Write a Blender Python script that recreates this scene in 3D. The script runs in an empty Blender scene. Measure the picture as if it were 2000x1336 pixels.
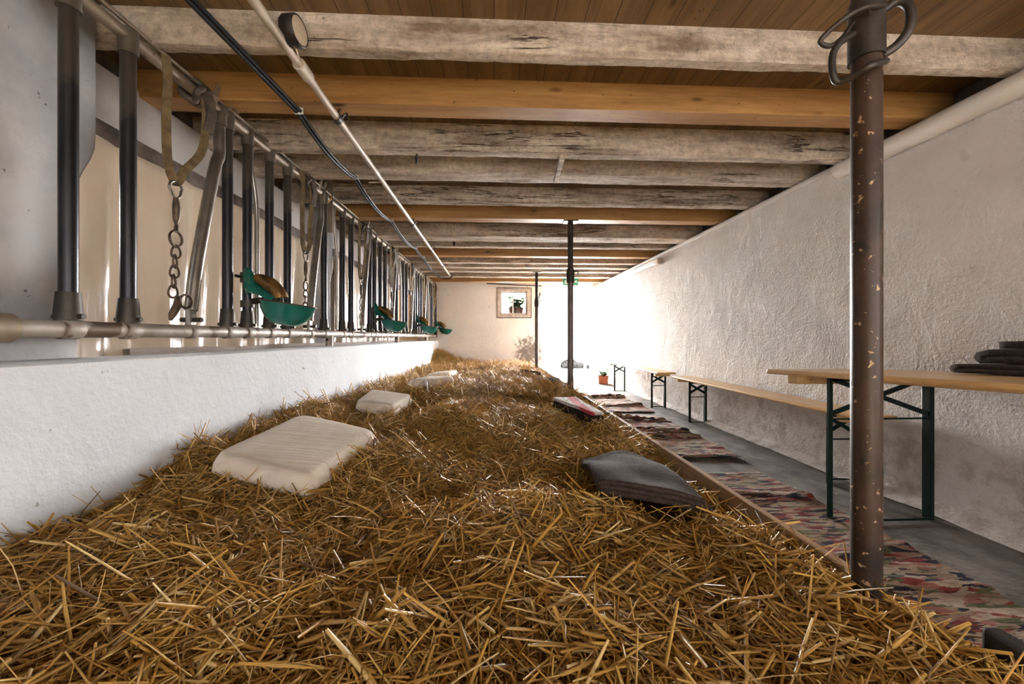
import bpy, bmesh, math, random
import numpy as np
from mathutils import Vector, Matrix

random.seed(7)
rng = np.random.default_rng(11)
S = bpy.context.scene
COL = S.collection
PI = math.pi

# ------------------------------------------------------------------ camera
F = 778.0                      # focal length in pixels of the 2000 px frame
HZ = 658.5                     # horizon row
TH = math.atan(36 / F)         # small yaw to the aisle side
CAMZ = 0.95
cam_d = bpy.data.cameras.new('camera')
cam_d.sensor_width = 36.0
cam_d.lens = F / 2000 * 36.0
cam_d.shift_y = (HZ - 668.0) / 2000
cam_d.clip_start = 0.02
cam = bpy.data.objects.new('camera', cam_d)
cam.location = (0, 0, CAMZ)
cam.rotation_euler = (PI / 2, 0, -TH)
COL.objects.link(cam)
S.camera = cam

# ------------------------------------------------------------------ sky and daylight openings
world = bpy.data.worlds.new('overcast_sky')
S.world = world
world.use_nodes = True
bg = world.node_tree.nodes['Background']
bg.inputs[0].default_value = (1.0, 0.985, 0.965, 1)
wt = world.node_tree          # the sky is far brighter on the sunny yard side than behind the barn
w_tc = wt.nodes.new('ShaderNodeTexCoord')
w_sep = wt.nodes.new('ShaderNodeSeparateXYZ')
w_map = wt.nodes.new('ShaderNodeMapRange')
w_map.interpolation_type = 'SMOOTHSTEP'
w_map.inputs['From Min'].default_value = -0.1
w_map.inputs['From Max'].default_value = 0.9
w_map.inputs['To Min'].default_value = 4.6
w_map.inputs['To Max'].default_value = 120.0
wt.links.new(w_tc.outputs['Generated'], w_sep.inputs[0])
wt.links.new(w_sep.outputs['Y'], w_map.inputs['Value'])
wt.links.new(w_map.outputs[0], bg.inputs[1])


def portal(name, loc, rot, sx, sy):
    l = bpy.data.lights.new(name, 'AREA')
    l.shape = 'RECTANGLE'
    l.size, l.size_y = sx, sy
    l.cycles.is_portal = True
    o = bpy.data.objects.new(name, l)
    o.location, o.rotation_euler = loc, rot
    COL.objects.link(o)
    return o


portal('door_daylight', (1.80, 9.72, 1.09), (-PI / 2, 0, 0), 1.2, 2.18)
portal('window_daylight', (0.49, 9.72, 1.77), (-PI / 2, 0, 0), 0.8, 0.7)
portal('rear_fill_opening', (0.6, -2.45, 0.85), (PI / 2, 0, 0), 1.3, 1.3)  # unseen doorway, added to light the near end
portal('side_fill_opening', (2.72, -0.95, 1.15), (0, PI / 2, 0), 0.9, 1.3)  # unseen side window, added as near-end fill
portal('alley_fill_opening', (-3.55, 4.2, 1.85), (0, -PI / 2, 0), 0.4, 6.0)  # unseen alley windows, added to light the curtains

# low sun added as bounce fill, through the added window; it lands on the straw behind the camera
sun_d = bpy.data.lights.new('sun', 'SUN')
sun_d.energy = 85.0
sun_d.angle = math.radians(1.0)
sun_d.color = (0.95, 0.97, 1.0)
sun_o = bpy.data.objects.new('sun', sun_d)
sun_o.rotation_euler = Vector((-1.0, 0.22, -0.46)).to_track_quat('-Z', 'Y').to_euler()
COL.objects.link(sun_o)

S.view_settings.view_transform = 'Standard'
S.view_settings.look = 'None'
S.view_settings.gamma = 1.0
S.view_settings.use_curve_mapping = False
S.view_settings.exposure = 0.62
S.cycles.max_bounces = 9
S.cycles.diffuse_bounces = 7
S.cycles.glossy_bounces = 3
S.cycles.transmission_bounces = 4
S.cycles.transparent_max_bounces = 6
S.cycles.caustics_reflective = False
S.cycles.caustics_refractive = False
S.cycles.use_denoising = True
S.cycles.sample_clamp_indirect = 40.0

FWD = Vector((math.sin(TH), math.cos(TH), 0))
RGT = Vector((math.cos(TH), -math.sin(TH), 0))


def at(px, py, t):
    """the point of the place seen at a pixel, t metres in front of the camera"""
    u, v = (px - 1000) / F, (py - HZ) / F
    p = Vector((0, 0, CAMZ)) + t * (FWD + u * RGT)
    p.z -= t * v
    return p


# ------------------------------------------------------------------ materials
def new_mat(name):
    m = bpy.data.materials.new(name)
    m.use_nodes = True
    nt = m.node_tree
    return m, nt, nt.nodes['Principled BSDF']


def N(nt, typ, **kw):
    n = nt.nodes.new(typ)
    for k, v in kw.items():
        setattr(n, k, v)
    return n


def coords(nt, scale=(1, 1, 1), kind='Object'):
    tc = N(nt, 'ShaderNodeTexCoord')
    mp = N(nt, 'ShaderNodeMapping')
    mp.inputs['Scale'].default_value = scale
    nt.links.new(tc.outputs[kind], mp.inputs['Vector'])
    return mp.outputs['Vector']


def noise(nt, vec, scale, detail=4, rough=0.6, dist=0.0):
    n = N(nt, 'ShaderNodeTexNoise')
    n.inputs['Scale'].default_value = scale
    n.inputs['Detail'].default_value = detail
    n.inputs['Roughness'].default_value = rough
    n.inputs['Distortion'].default_value = dist
    nt.links.new(vec, n.inputs['Vector'])
    return n.outputs['Fac']


def ramp(nt, fac, stops, interp='LINEAR'):
    r = N(nt, 'ShaderNodeValToRGB')
    cr = r.color_ramp
    cr.interpolation = interp
    while len(cr.elements) < len(stops):
        cr.elements.new(0.5)
    for e, (p, c) in zip(cr.elements, stops):
        e.position = p
        e.color = (*c, 1) if len(c) == 3 else c
    nt.links.new(fac, r.inputs['Fac'])
    return r.outputs['Color']


def mix(nt, fac, a, b, mode='MIX'):
    m = N(nt, 'ShaderNodeMixRGB', blend_type=mode)
    for s, v in ((m.inputs[0], fac), (m.inputs[1], a), (m.inputs[2], b)):
        if hasattr(v, 'links'):
            nt.links.new(v, s)
        elif isinstance(v, (int, float)):
            s.default_value = v if s.type == 'VALUE' else (v, v, v, 1)
        else:
            s.default_value = (*v, 1)
    return m.outputs[0]


def math_n(nt, op, a, b=0.0, c=None):
    m = N(nt, 'ShaderNodeMath', operation=op)
    for i, v in enumerate((a, b) if c is None else (a, b, c)):
        if hasattr(v, 'links'):
            nt.links.new(v, m.inputs[i])
        else:
            m.inputs[i].default_value = v
    return m.outputs[0]


def bump(nt, bsdf, height, strength=0.4, dist=0.01):
    b = N(nt, 'ShaderNodeBump')
    b.inputs['Strength'].default_value = strength
    b.inputs['Distance'].default_value = dist
    nt.links.new(height, b.inputs['Height'])
    nt.links.new(b.outputs['Normal'], bsdf.inputs['Normal'])


def simple(name, c1, c2=None, scale=8, rough=0.5, metal=0.0, bmp=0.0, bscale=60, bdist=0.003, stretch=(1, 1, 1), spots=None, lo=0.35, hi=0.65, spec=0.5):
    """two-tone mottled surface, optional spots (colour, noise scale, threshold) and a fine relief"""
    m, nt, b = new_mat(name)
    v = coords(nt, stretch)
    b.inputs['Roughness'].default_value = rough
    b.inputs['Metallic'].default_value = metal
    b.inputs['Specular IOR Level'].default_value = spec
    col = ramp(nt, noise(nt, v, scale, 5), [(lo, c1), (hi, c2 or c1)])
    for sc, ss, th in (spots or []):
        f = ramp(nt, noise(nt, v, ss, 3, 0.6), [(th, (0, 0, 0)), (th + 0.04, (1, 1, 1))])
        col = mix(nt, f, col, sc)
    nt.links.new(col, b.inputs['Base Color'])
    if bmp:
        bump(nt, b, noise(nt, v, bscale, 4, 0.65), bmp, bdist)
    return m


def pos_axis(nt, i):
    g = N(nt, 'ShaderNodeNewGeometry')
    s = N(nt, 'ShaderNodeSeparateXYZ')
    nt.links.new(g.outputs['Position'], s.inputs[0])
    return s.outputs[i]


def plaster(name, c1, c2, flake=0.0, fine=0.35, base_dirt=None, stain=None, spots=None, fscale=55):
    m, nt, b = new_mat(name)
    v = coords(nt)
    b.inputs['Roughness'].default_value = 0.85
    b.inputs['Specular IOR Level'].default_value = 0.25
    col = ramp(nt, noise(nt, v, 2.2, 6), [(0.35, c1), (0.65, c2)])
    if base_dirt:
        z = pos_axis(nt, 2)
        n = noise(nt, v, 3.0, 6, 0.65)
        e = math_n(nt, 'ADD', z, math_n(nt, 'MULTIPLY', n, -0.55))
        f = ramp(nt, e, [(0.02, (1, 1, 1)), (0.24, (0.0, 0.0, 0.0))])
        f2 = ramp(nt, noise(nt, v, 9.0, 6, 0.7), [(0.46, (0, 0, 0)), (0.6, (1, 1, 1))])
        col = mix(nt, math_n(nt, 'MULTIPLY', f, f2), col, base_dirt)
    if stain:
        (sx, sz, rx, rz, sc) = stain
        dx = math_n(nt, 'DIVIDE', math_n(nt, 'SUBTRACT', pos_axis(nt, 0), sx), rx)
        dz = math_n(nt, 'DIVIDE', math_n(nt, 'SUBTRACT', pos_axis(nt, 2), sz), rz)
        d = math_n(nt, 'ADD', math_n(nt, 'MULTIPLY', dx, dx), math_n(nt, 'MULTIPLY', dz, dz))
        n = noise(nt, v, 14, 6, 0.75)
        e = math_n(nt, 'SUBTRACT', math_n(nt, 'MULTIPLY', n, 1.7), math_n(nt, 'MULTIPLY', d, 0.55))
        col = mix(nt, ramp(nt, e, [(0.42, (0, 0, 0)), (0.75, (1, 1, 1))]), col, sc)
    for sc, ss, th in (spots or []):
        f = ramp(nt, noise(nt, v, ss, 3, 0.6), [(th, (0, 0, 0)), (th + 0.03, (1, 1, 1))])
        col = mix(nt, f, col, sc)
    nt.links.new(col, b.inputs['Base Color'])
    h = math_n(nt, 'MULTIPLY', noise(nt, v, fscale, 4, 0.6), fine)
    h = math_n(nt, 'ADD', h, math_n(nt, 'MULTIPLY', noise(nt, v, 3.5, 3), 1.2))
    if flake:
        fl = ramp(nt, noise(nt, v, 4.5, 7, 0.62, 0.8), [(0.44, (0, 0, 0)), (0.60, (1, 1, 1)), (0.63, (0.35, 0.35, 0.35)), (0.8, (0.2, 0.2, 0.2))])
        h = math_n(nt, 'ADD', h, math_n(nt, 'MULTIPLY', fl, flake))
    bump(nt, b, h, 0.9, 0.012)
    return m


def wood(name, cols, stretch, rough=0.5, knots=True, seam=None, bmp=0.15, scale=2.2):
    """grain runs along the axis with the small stretch value"""
    m, nt, b = new_mat(name)
    v = coords(nt, stretch)
    b.inputs['Roughness'].default_value = rough
    n = noise(nt, v, scale, 6, 0.6, 0.6)
    col = ramp(nt, n, [(0.30, cols[0]), (0.5, cols[1]), (0.72, cols[2])])
    fine = noise(nt, v, scale * 9, 3, 0.6)
    col = mix(nt, 0.35, col, ramp(nt, fine, [(0.3, (0.45, 0.45, 0.45)), (0.6, (1, 1, 1))]), 'MULTIPLY')
    if knots:
        v2 = coords(nt, tuple(1.6 if s == min(stretch) else 4.5 for s in stretch))
        vo = N(nt, 'ShaderNodeTexVoronoi')
        vo.inputs['Scale'].default_value = 1.5
        nt.links.new(v2, vo.inputs['Vector'])
        k = ramp(nt, vo.outputs['Distance'], [(0.05, (1, 1, 1)), (0.13, (0, 0, 0))])
        col = mix(nt, k, col, tuple(c * 0.28 for c in cols[0]))
    sp = ramp(nt, noise(nt, coords(nt), 34, 2, 0.6), [(0.70, (0, 0, 0)), (0.74, (0.8, 0.8, 0.8))])
    col = mix(nt, sp, col, tuple(c * 0.25 for c in cols[0]))
    if seam:
        axis, w = seam
        fr = math_n(nt, 'FRACT', math_n(nt, 'DIVIDE', pos_axis(nt, axis), w))
        ed = math_n(nt, 'LESS_THAN', fr, 0.03)
        idx = math_n(nt, 'FLOOR', math_n(nt, 'DIVIDE', pos_axis(nt, axis), w))
        wn = N(nt, 'ShaderNodeTexWhiteNoise', noise_dimensions='1D')
        nt.links.new(idx, wn.inputs['W'])
        col = mix(nt, 0.45, col, ramp(nt, wn.outputs['Value'], [(0, (0.5, 0.5, 0.5)), (1, (1, 1, 1))]), 'MULTIPLY')
        col = mix(nt, ed, col, (0.02, 0.01, 0.005))
    nt.links.new(col, b.inputs['Base Color'])
    bump(nt, b, fine, bmp, 0.004)
    return m


def old_paint(name, c1, c2, stretch, specks=(0.10, 0.07, 0.05), cracks=True):
    m, nt, b = new_mat(name)
    v = coords(nt)
    vs = coords(nt, stretch)
    b.inputs['Roughness'].default_value = 0.8
    b.inputs['Specular IOR Level'].default_value = 0.25
    col = ramp(nt, noise(nt, vs, 1.6, 6, 0.65), [(0.32, c1), (0.62, c2)])
    f = ramp(nt, noise(nt, v, 60, 3, 0.65), [(0.66, (0, 0, 0)), (0.72, (1, 1, 1))])
    col = mix(nt, math_n(nt, 'MULTIPLY', f, 0.7), col, specks)
    f = ramp(nt, noise(nt, vs, 3.3, 5, 0.75), [(0.63, (0, 0, 0)), (0.70, (1, 1, 1))])
    col = mix(nt, math_n(nt, 'MULTIPLY', f, 0.65), col, (0.27, 0.17, 0.10))
    col = mix(nt, 0.6, col, ramp(nt, noise(nt, v, 26, 6, 0.75), [(0.36, (0.45, 0.41, 0.37)), (0.6, (1.12, 1.1, 1.08))]), 'MULTIPLY')
    h = noise(nt, vs, 5, 6, 0.7)
    if cracks:
        c = noise(nt, coords(nt, (0.5, 9, 9)), 1.3, 5, 0.6, 0.5)
        cr = ramp(nt, c, [(0.485, (0, 0, 0)), (0.498, (1, 1, 1)), (0.502, (1, 1, 1)), (0.515, (0, 0, 0))])
        gate = ramp(nt, noise(nt, v, 0.9, 2), [(0.50, (0, 0, 0)), (0.56, (1, 1, 1))])
        cr = math_n(nt, 'MULTIPLY', cr, gate)
        col = mix(nt, cr, col, (0.05, 0.035, 0.025))
        h = math_n(nt, 'SUBTRACT', h, cr)
    nt.links.new(col, b.inputs['Base Color'])
    h = math_n(nt, 'ADD', h, math_n(nt, 'MULTIPLY', noise(nt, v, 38, 5, 0.7), 1.1))
    bump(nt, b, h, 0.8, 0.012)
    return m


MT = {}
MT['wall_right'] = plaster('rough_whitewash', (0.56, 0.525, 0.50), (0.65, 0.61, 0.585), flake=0.65, fine=1.2, base_dirt=(0.42, 0.38, 0.35), spots=[((0.56, 0.51, 0.47), 5, 0.68)])
MT['parapet'] = plaster('smooth_whitewash', (0.60, 0.63, 0.675), (0.67, 0.695, 0.73), fine=0.4, spots=[((0.36, 0.33, 0.31), 13, 0.70)], fscale=35)
MT['pillar'] = plaster('grey_whitewash', (0.27, 0.27, 0.28), (0.49, 0.485, 0.49), fine=0.3, spots=[((0.14, 0.12, 0.11), 17, 0.69)], fscale=30)
MT['back'] = plaster('damp_whitewash', (0.80, 0.78, 0.76), (0.86, 0.84, 0.82), fine=0.2, stain=(0.84, 0.52, 0.42, 0.60, (0.20, 0.17, 0.155)), spots=[((0.5, 0.42, 0.35), 12, 0.70)])
MT['rubble_and_gap'] = simple('dark_masonry_and_gap', (0.08, 0.065, 0.055), (0.2, 0.17, 0.14), 9, 0.95, bmp=0.8, bscale=25, bdist=0.03)
MT['concrete'] = simple('worn_concrete', (0.085, 0.075, 0.066), (0.20, 0.18, 0.162), 6, 0.75, bmp=0.9, bscale=45, bdist=0.01, stretch=(1, 0.7, 1), spec=0.2, spots=[((0.11, 0.095, 0.085), 7, 0.64), ((0.45, 0.43, 0.4), 18, 0.70)])
MT['yard'] = simple('pale_gravel', (0.55, 0.54, 0.52), (0.68, 0.67, 0.65), 6, 0.9)
MT['white_beam'] = old_paint('flaking_limewash', (0.28, 0.21, 0.155), (0.72, 0.63, 0.53), (1.2, 7, 7))
MT['lintel'] = plaster('limewashed_board', (0.50, 0.47, 0.455), (0.60, 0.57, 0.555), fine=0.3, spots=[((0.16, 0.12, 0.10), 13, 0.70)])
MT['pine_beam'] = wood('yellow_pine_beam', [(0.30, 0.14, 0.038), (0.42, 0.22, 0.07), (0.52, 0.30, 0.11)], (0.5, 7, 7))
MT['ceiling'] = wood('pine_ceiling_boards', [(0.12, 0.062, 0.019), (0.185, 0.102, 0.034), (0.25, 0.147, 0.055)], (7, 0.5, 7), seam=(0, 0.13))
MT['batten'] = simple('dark_batten_and_gap', (0.05, 0.035, 0.028), (0.16, 0.12, 0.10), 9, 0.85, bmp=0.6, bscale=30, bdist=0.01)
MT['grey_plank'] = wood('weathered_plank', [(0.20, 0.15, 0.12), (0.32, 0.26, 0.22), (0.42, 0.36, 0.31)], (7, 0.5, 7), rough=0.8)
MT['edge_plank'] = wood('edge_plank_wood', [(0.28, 0.16, 0.08), (0.42, 0.27, 0.15), (0.55, 0.38, 0.24)], (7, 0.5, 7), rough=0.7)
MT['bench_wood'] = wood('varnished_bench_pine', [(0.50, 0.28, 0.10), (0.64, 0.40, 0.17), (0.72, 0.49, 0.24)], (9, 0.6, 9), rough=0.28, bmp=0.05)
MT['black_post'] = simple('dark_steel_tube', (0.018, 0.02, 0.026), (0.045, 0.045, 0.05), 6, 0.32, 0.75, spots=[((0.16, 0.13, 0.10), 22, 0.72)], stretch=(1, 1, 0.4))
def dusty(m):
    """brown dust settled on the upper half of the uprights"""
    nt = m.node_tree
    b = nt.nodes['Principled BSDF']
    old = b.inputs['Base Color'].links[0].from_socket
    tc = N(nt, 'ShaderNodeTexCoord')
    sp = N(nt, 'ShaderNodeSeparateXYZ')
    nt.links.new(tc.outputs['Object'], sp.inputs[0])
    n = noise(nt, tc.outputs['Object'], 9, 4)
    e = math_n(nt, 'ADD', sp.outputs[2], math_n(nt, 'MULTIPLY', n, 0.35))
    f = ramp(nt, e, [(0.95, (0, 0, 0)), (1.35, (0.6, 0.6, 0.6))])
    nt.links.new(mix(nt, f, old, (0.075, 0.058, 0.040)), b.inputs['Base Color'])
    nt.links.new(math_n(nt, 'MULTIPLY_ADD', f, -0.6, 0.75), b.inputs['Metallic'])


dusty(MT['black_post'])
MT['olive_tube'] = simple('dusty_steel_tube', (0.10, 0.085, 0.065), (0.17, 0.145, 0.11), 7, 0.5, 0.55, spots=[((0.06, 0.045, 0.035), 20, 0.66)])
MT['galv'] = simple('galvanised_pipe', (0.23, 0.19, 0.16), (0.44, 0.40, 0.365), 5, 0.55, 0.25, spots=[((0.11, 0.07, 0.045), 6, 0.56), ((0.10, 0.07, 0.05), 24, 0.66)], bmp=0.15, bscale=50)
MT['top_rail'] = simple('dull_rail_pipe', (0.16, 0.12, 0.08), (0.30, 0.24, 0.175), 5, 0.5, 0.3, spots=[((0.10, 0.07, 0.05), 9, 0.66)])
MT['socket'] = simple('cast_iron_socket', (0.035, 0.034, 0.033), (0.10, 0.085, 0.07), 12, 0.55, 0.6, spots=[((0.40, 0.37, 0.33), 16, 0.68)])
MT['swing'] = simple('bare_steel_bar', (0.22, 0.205, 0.19), (0.36, 0.335, 0.31), 5, 0.3, 0.85)
MT['rusty'] = simple('rusty_pole', (0.016, 0.010, 0.008), (0.052, 0.027, 0.017), 7, 0.45, 0.0, spec=0.3, spots=[((0.34, 0.23, 0.14), 62, 0.645), ((0.011, 0.009, 0.008), 9, 0.60), ((0.40, 0.30, 0.22), 14, 0.76)], bmp=0.2)
MT['prop'] = simple('grey_steel_prop', (0.10, 0.085, 0.08), (0.20, 0.17, 0.155), 6, 0.5, 0.5, spots=[((0.32, 0.27, 0.18), 8, 0.64)])
MT['iron'] = simple('dark_iron', (0.018, 0.015, 0.013), (0.05, 0.038, 0.03), 20, 0.5, 0.3)
MT['chain'] = simple('rusty_chain_iron', (0.06, 0.045, 0.035), (0.16, 0.11, 0.075), 30, 0.5, 0.7)
MT['strap'] = simple('worn_webbing', (0.10, 0.07, 0.035), (0.22, 0.155, 0.075), 22, 0.8, bmp=0.5, bscale=160)
MT['leather'] = simple('cracked_leather', (0.035, 0.026, 0.02), (0.11, 0.08, 0.055), 18, 0.6, bmp=0.5, bscale=70, bdist=0.006)
MT['twine'] = simple('orange_twine', (0.55, 0.27, 0.05), (0.65, 0.38, 0.10), 30, 0.8)
MT['enamel'] = simple('green_enamel', (0.008, 0.105, 0.082), (0.014, 0.15, 0.118), 4, 0.16, spots=[((0.03, 0.03, 0.025), 14, 0.74)])
MT['rim'] = simple('chipped_rim', (0.03, 0.02, 0.015), (0.10, 0.06, 0.04), 20, 0.4)
MT['brass'] = simple('corroded_brass', (0.10, 0.055, 0.02), (0.34, 0.19, 0.06), 18, 0.4, 0.7, bmp=0.4, bscale=50)
MT['pale_pipe'] = simple('dusty_cream_pipe', (0.40, 0.33, 0.26), (0.58, 0.51, 0.43), 6, 0.5, 0.1, spots=[((0.17, 0.12, 0.085), 15, 0.68)])
MT['cable'] = simple('black_cable', (0.006, 0.007, 0.01), (0.012, 0.013, 0.016), 10, 0.5, spec=0.3)
MT['white_clip'] = simple('white_clip', (0.75, 0.75, 0.75), None, 5, 0.4)
MT['white_tube'] = simple('off_white_tube', (0.62, 0.58, 0.54), (0.70, 0.66, 0.62), 3, 0.45, stretch=(6, 0.6, 6))
MT['green_metal'] = simple('bottle_green_metal', (0.0015, 0.009, 0.007), (0.0025, 0.013, 0.010), 6, 0.35, 0.0, spec=0.22)
MT['wool'] = simple('brown_wool', (0.036, 0.024, 0.019), (0.066, 0.047, 0.039), 60, 0.95, bmp=0.5, bscale=220, bdist=0.002, spec=0.1)
MT['dark_wool'] = simple('dark_brown_wool', (0.022, 0.015, 0.012), (0.045, 0.032, 0.026), 60, 0.95, bmp=0.5, bscale=220, bdist=0.002, spec=0.1)
for k in ('wool', 'dark_wool'):
    bs = MT[k].node_tree.nodes['Principled BSDF']
    bs.inputs['Sheen Weight'].default_value = 0.02
    bs.inputs['Sheen Roughness'].default_value = 0.4
MT['pale_wool'] = simple('pale_grey_wool', (0.34, 0.33, 0.32), (0.48, 0.47, 0.46), 40, 0.95, bmp=0.4, bscale=200, bdist=0.002, spec=0.1)
MT['black'] = simple('black_rubber', (0.008, 0.008, 0.008), (0.02, 0.02, 0.02), 10, 0.5)
MT['terracotta'] = simple('terracotta', (0.42, 0.12, 0.055), (0.50, 0.17, 0.08), 9, 0.8)
MT['leaf'] = simple('leaf_green', (0.03, 0.10, 0.012), (0.07, 0.17, 0.025), 14, 0.5)
MT['sign_green'] = simple('sign_green', (0.02, 0.30, 0.13), None, 4, 0.4)
MT['sign_white'] = simple('sign_white', (0.85, 0.88, 0.86), None, 4, 0.4)
MT['leaf_out'] = simple('glare_dimmed_leaf_green', (0.010, 0.050, 0.005), (0.020, 0.075, 0.010), 14, 0.8, spec=0.0)  # leaf colour darkened to offset the outdoor glare
MT['pot_out'] = simple('glare_dimmed_terracotta', (0.045, 0.018, 0.012), (0.06, 0.026, 0.018), 9, 0.9, spec=0.0)  # terracotta copy darkened so the glare outside does not bleach it
MT['stone'] = simple('mottled_stone', (0.006, 0.006, 0.006), (0.022, 0.022, 0.022), 9, 0.9, spec=0.0, bmp=0.7, bscale=20, bdist=0.02)
MT['frame_paint'] = old_paint('weathered_window_paint', (0.50, 0.44, 0.40), (0.68, 0.63, 0.60), (3, 3, 3), cracks=False)
MT['dial'] = simple('cream_dial', (0.50, 0.42, 0.31), (0.58, 0.50, 0.38), 9, 0.5)


def cushion_mat():
    m, nt, b = new_mat('unbleached_cotton')
    v = coords(nt)
    b.inputs['Roughness'].default_value = 0.9
    b.inputs['Specular IOR Level'].default_value = 0.15
    col = ramp(nt, noise(nt, v, 6, 5), [(0.35, (0.70, 0.62, 0.52)), (0.65, (0.78, 0.71, 0.62))])
    f = ramp(nt, noise(nt, v, 7, 3), [(0.70, (0, 0, 0)), (0.76, (1, 1, 1))])
    col = mix(nt, math_n(nt, 'MULTIPLY', f, 0.35), col, (0.45, 0.34, 0.22))
    nt.links.new(col, b.inputs['Base Color'])
    wr = noise(nt, coords(nt, (1.6, 26, 4)), 1.6, 4, 0.55, 0.6)
    cl = noise(nt, coords(nt, (300, 300, 300)), 1.0, 2)
    bump(nt, b, math_n(nt, 'ADD', wr, math_n(nt, 'MULTIPLY', cl, 0.05)), 0.55, 0.012)
    return m


MT['cotton'] = cushion_mat()


def rug_mat():
    m, nt, b = new_mat('rag_rug_weave')
    b.inputs['Roughness'].default_value = 0.95
    b.inputs['Specular IOR Level'].default_value = 0.1
    v0 = coords(nt, (11, 42, 11))
    wob = N(nt, 'ShaderNodeTexNoise')
    wob.inputs['Scale'].default_value = 0.8
    wob.inputs['Detail'].default_value = 4
    nt.links.new(v0, wob.inputs['Vector'])
    va = N(nt, 'ShaderNodeVectorMath', operation='MULTIPLY_ADD')
    va.inputs[1].default_value = (2.4, 2.4, 2.4)
    nt.links.new(wob.outputs['Color'], va.inputs[0])
    nt.links.new(v0, va.inputs[2])
    v = va.outputs[0]
    wn = N(nt, 'ShaderNodeTexVoronoi')
    wn.inputs['Scale'].default_value = 1.2
    nt.links.new(v, wn.inputs['Vector'])
    sep = N(nt, 'ShaderNodeSeparateColor')
    nt.links.new(wn.outputs['Color'], sep.inputs[0])
    col = ramp(nt, sep.outputs[0], [(0.0, (0.33, 0.25, 0.19)), (0.20, (0.22, 0.05, 0.045)), (0.33, (0.40, 0.32, 0.25)), (0.48, (0.035, 0.035, 0.06)),
                                    (0.60, (0.33, 0.15, 0.12)), (0.70, (0.13, 0.14, 0.075)), (0.80, (0.45, 0.37, 0.30)), (0.92, (0.07, 0.04, 0.04))], 'CONSTANT')
    blotch = ramp(nt, noise(nt, v0, 0.35, 3), [(0.35, (0.55, 0.52, 0.5)), (0.65, (0.95, 0.92, 0.9))])
    col = mix(nt, 0.8, col, blotch, 'MULTIPLY')
    n = noise(nt, coords(nt, (30, 120, 30)), 1.0, 2)
    col = mix(nt, 0.5, col, ramp(nt, n, [(0.35, (0.55, 0.55, 0.55)), (0.65, (1.25, 1.2, 1.15))]), 'MULTIPLY')
    nt.links.new(col, b.inputs['Base Color'])
    bump(nt, b, n, 0.5, 0.006)
    return m


MT['rug'] = rug_mat()


def stripe_blanket():
    m, nt, b = new_mat('red_band_blanket')
    b.inputs['Roughness'].default_value = 0.95
    v = coords(nt)
    x = N(nt, 'ShaderNodeSeparateXYZ')
    nt.links.new(v, x.inputs[0])
    e = math_n(nt, 'ADD', x.outputs[0], math_n(nt, 'MULTIPLY', noise(nt, v, 9, 3), 0.03))
    col = ramp(nt, math_n(nt, 'ADD', math_n(nt, 'MULTIPLY', e, 3.0), 0.5), [(0.0, (0.42, 0.40, 0.40)), (0.35, (0.62, 0.60, 0.60)), (0.45, (0.5, 0.05, 0.06)), (0.62, (0.5, 0.05, 0.06)), (0.70, (0.62, 0.60, 0.6))])
    nt.links.new(col, b.inputs['Base Color'])
    bump(nt, b, noise(nt, v, 150, 3), 0.3, 0.002)
    return m


MT['stripe'] = stripe_blanket()


def curtain_mat():
    m, nt, b = new_mat('milky_plastic_sheet')
    v = coords(nt)
    col = ramp(nt, noise(nt, v, 2.0, 4), [(0.35, (0.50, 0.435, 0.365)), (0.65, (0.62, 0.56, 0.49))])
    nt.links.new(col, b.inputs['Base Color'])
    b.inputs['Roughness'].default_value = 0.17
    b.inputs['Transmission Weight'].default_value = 0.0
    tr = N(nt, 'ShaderNodeBsdfTranslucent')
    tr.inputs['Color'].default_value = (0.62, 0.54, 0.45, 1)
    mx = N(nt, 'ShaderNodeMixShader')
    mx.inputs[0].default_value = 0.3
    out = nt.nodes['Material Output']
    nt.links.new(b.outputs[0], mx.inputs[1])
    nt.links.new(tr.outputs[0], mx.inputs[2])
    nt.links.new(mx.outputs[0], out.inputs[0])
    bump(nt, b, noise(nt, coords(nt, (3, 9, 1.0)), 2.0, 4), 0.25, 0.02)
    return m


MT['curtain'] = curtain_mat()


def glass_mat():
    m, nt, b = new_mat('window_glass')
    tr = N(nt, 'ShaderNodeBsdfTransparent')
    gl = N(nt, 'ShaderNodeBsdfGlossy')
    gl.inputs['Roughness'].default_value = 0.03
    mx = N(nt, 'ShaderNodeMixShader')
    mx.inputs[0].default_value = 0.06
    nt.links.new(tr.outputs[0], mx.inputs[1])
    nt.links.new(gl.outputs[0], mx.inputs[2])
    nt.links.new(mx.outputs[0], nt.nodes['Material Output'].inputs[0])
    return m


MT['glass'] = glass_mat()


def straw_mat():
    m, nt, b = new_mat('golden_straw')
    a = N(nt, 'ShaderNodeAttribute', attribute_name='tint')
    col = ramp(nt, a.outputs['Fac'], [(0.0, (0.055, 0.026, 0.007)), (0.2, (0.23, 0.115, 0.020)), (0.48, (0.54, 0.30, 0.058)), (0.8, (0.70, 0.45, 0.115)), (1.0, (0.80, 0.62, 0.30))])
    nt.links.new(col, b.inputs['Base Color'])
    b.inputs['Roughness'].default_value = 0.34
    b.inputs['Specular IOR Level'].default_value = 0.6
    tr = N(nt, 'ShaderNodeBsdfTranslucent')
    nt.links.new(col, tr.inputs['Color'])
    mx = N(nt, 'ShaderNodeMixShader')
    mx.inputs[0].default_value = 0.28
    nt.links.new(b.outputs[0], mx.inputs[1])
    nt.links.new(tr.outputs[0], mx.inputs[2])
    nt.links.new(mx.outputs[0], nt.nodes['Material Output'].inputs[0])
    return m


MT['straw'] = straw_mat()


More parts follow.
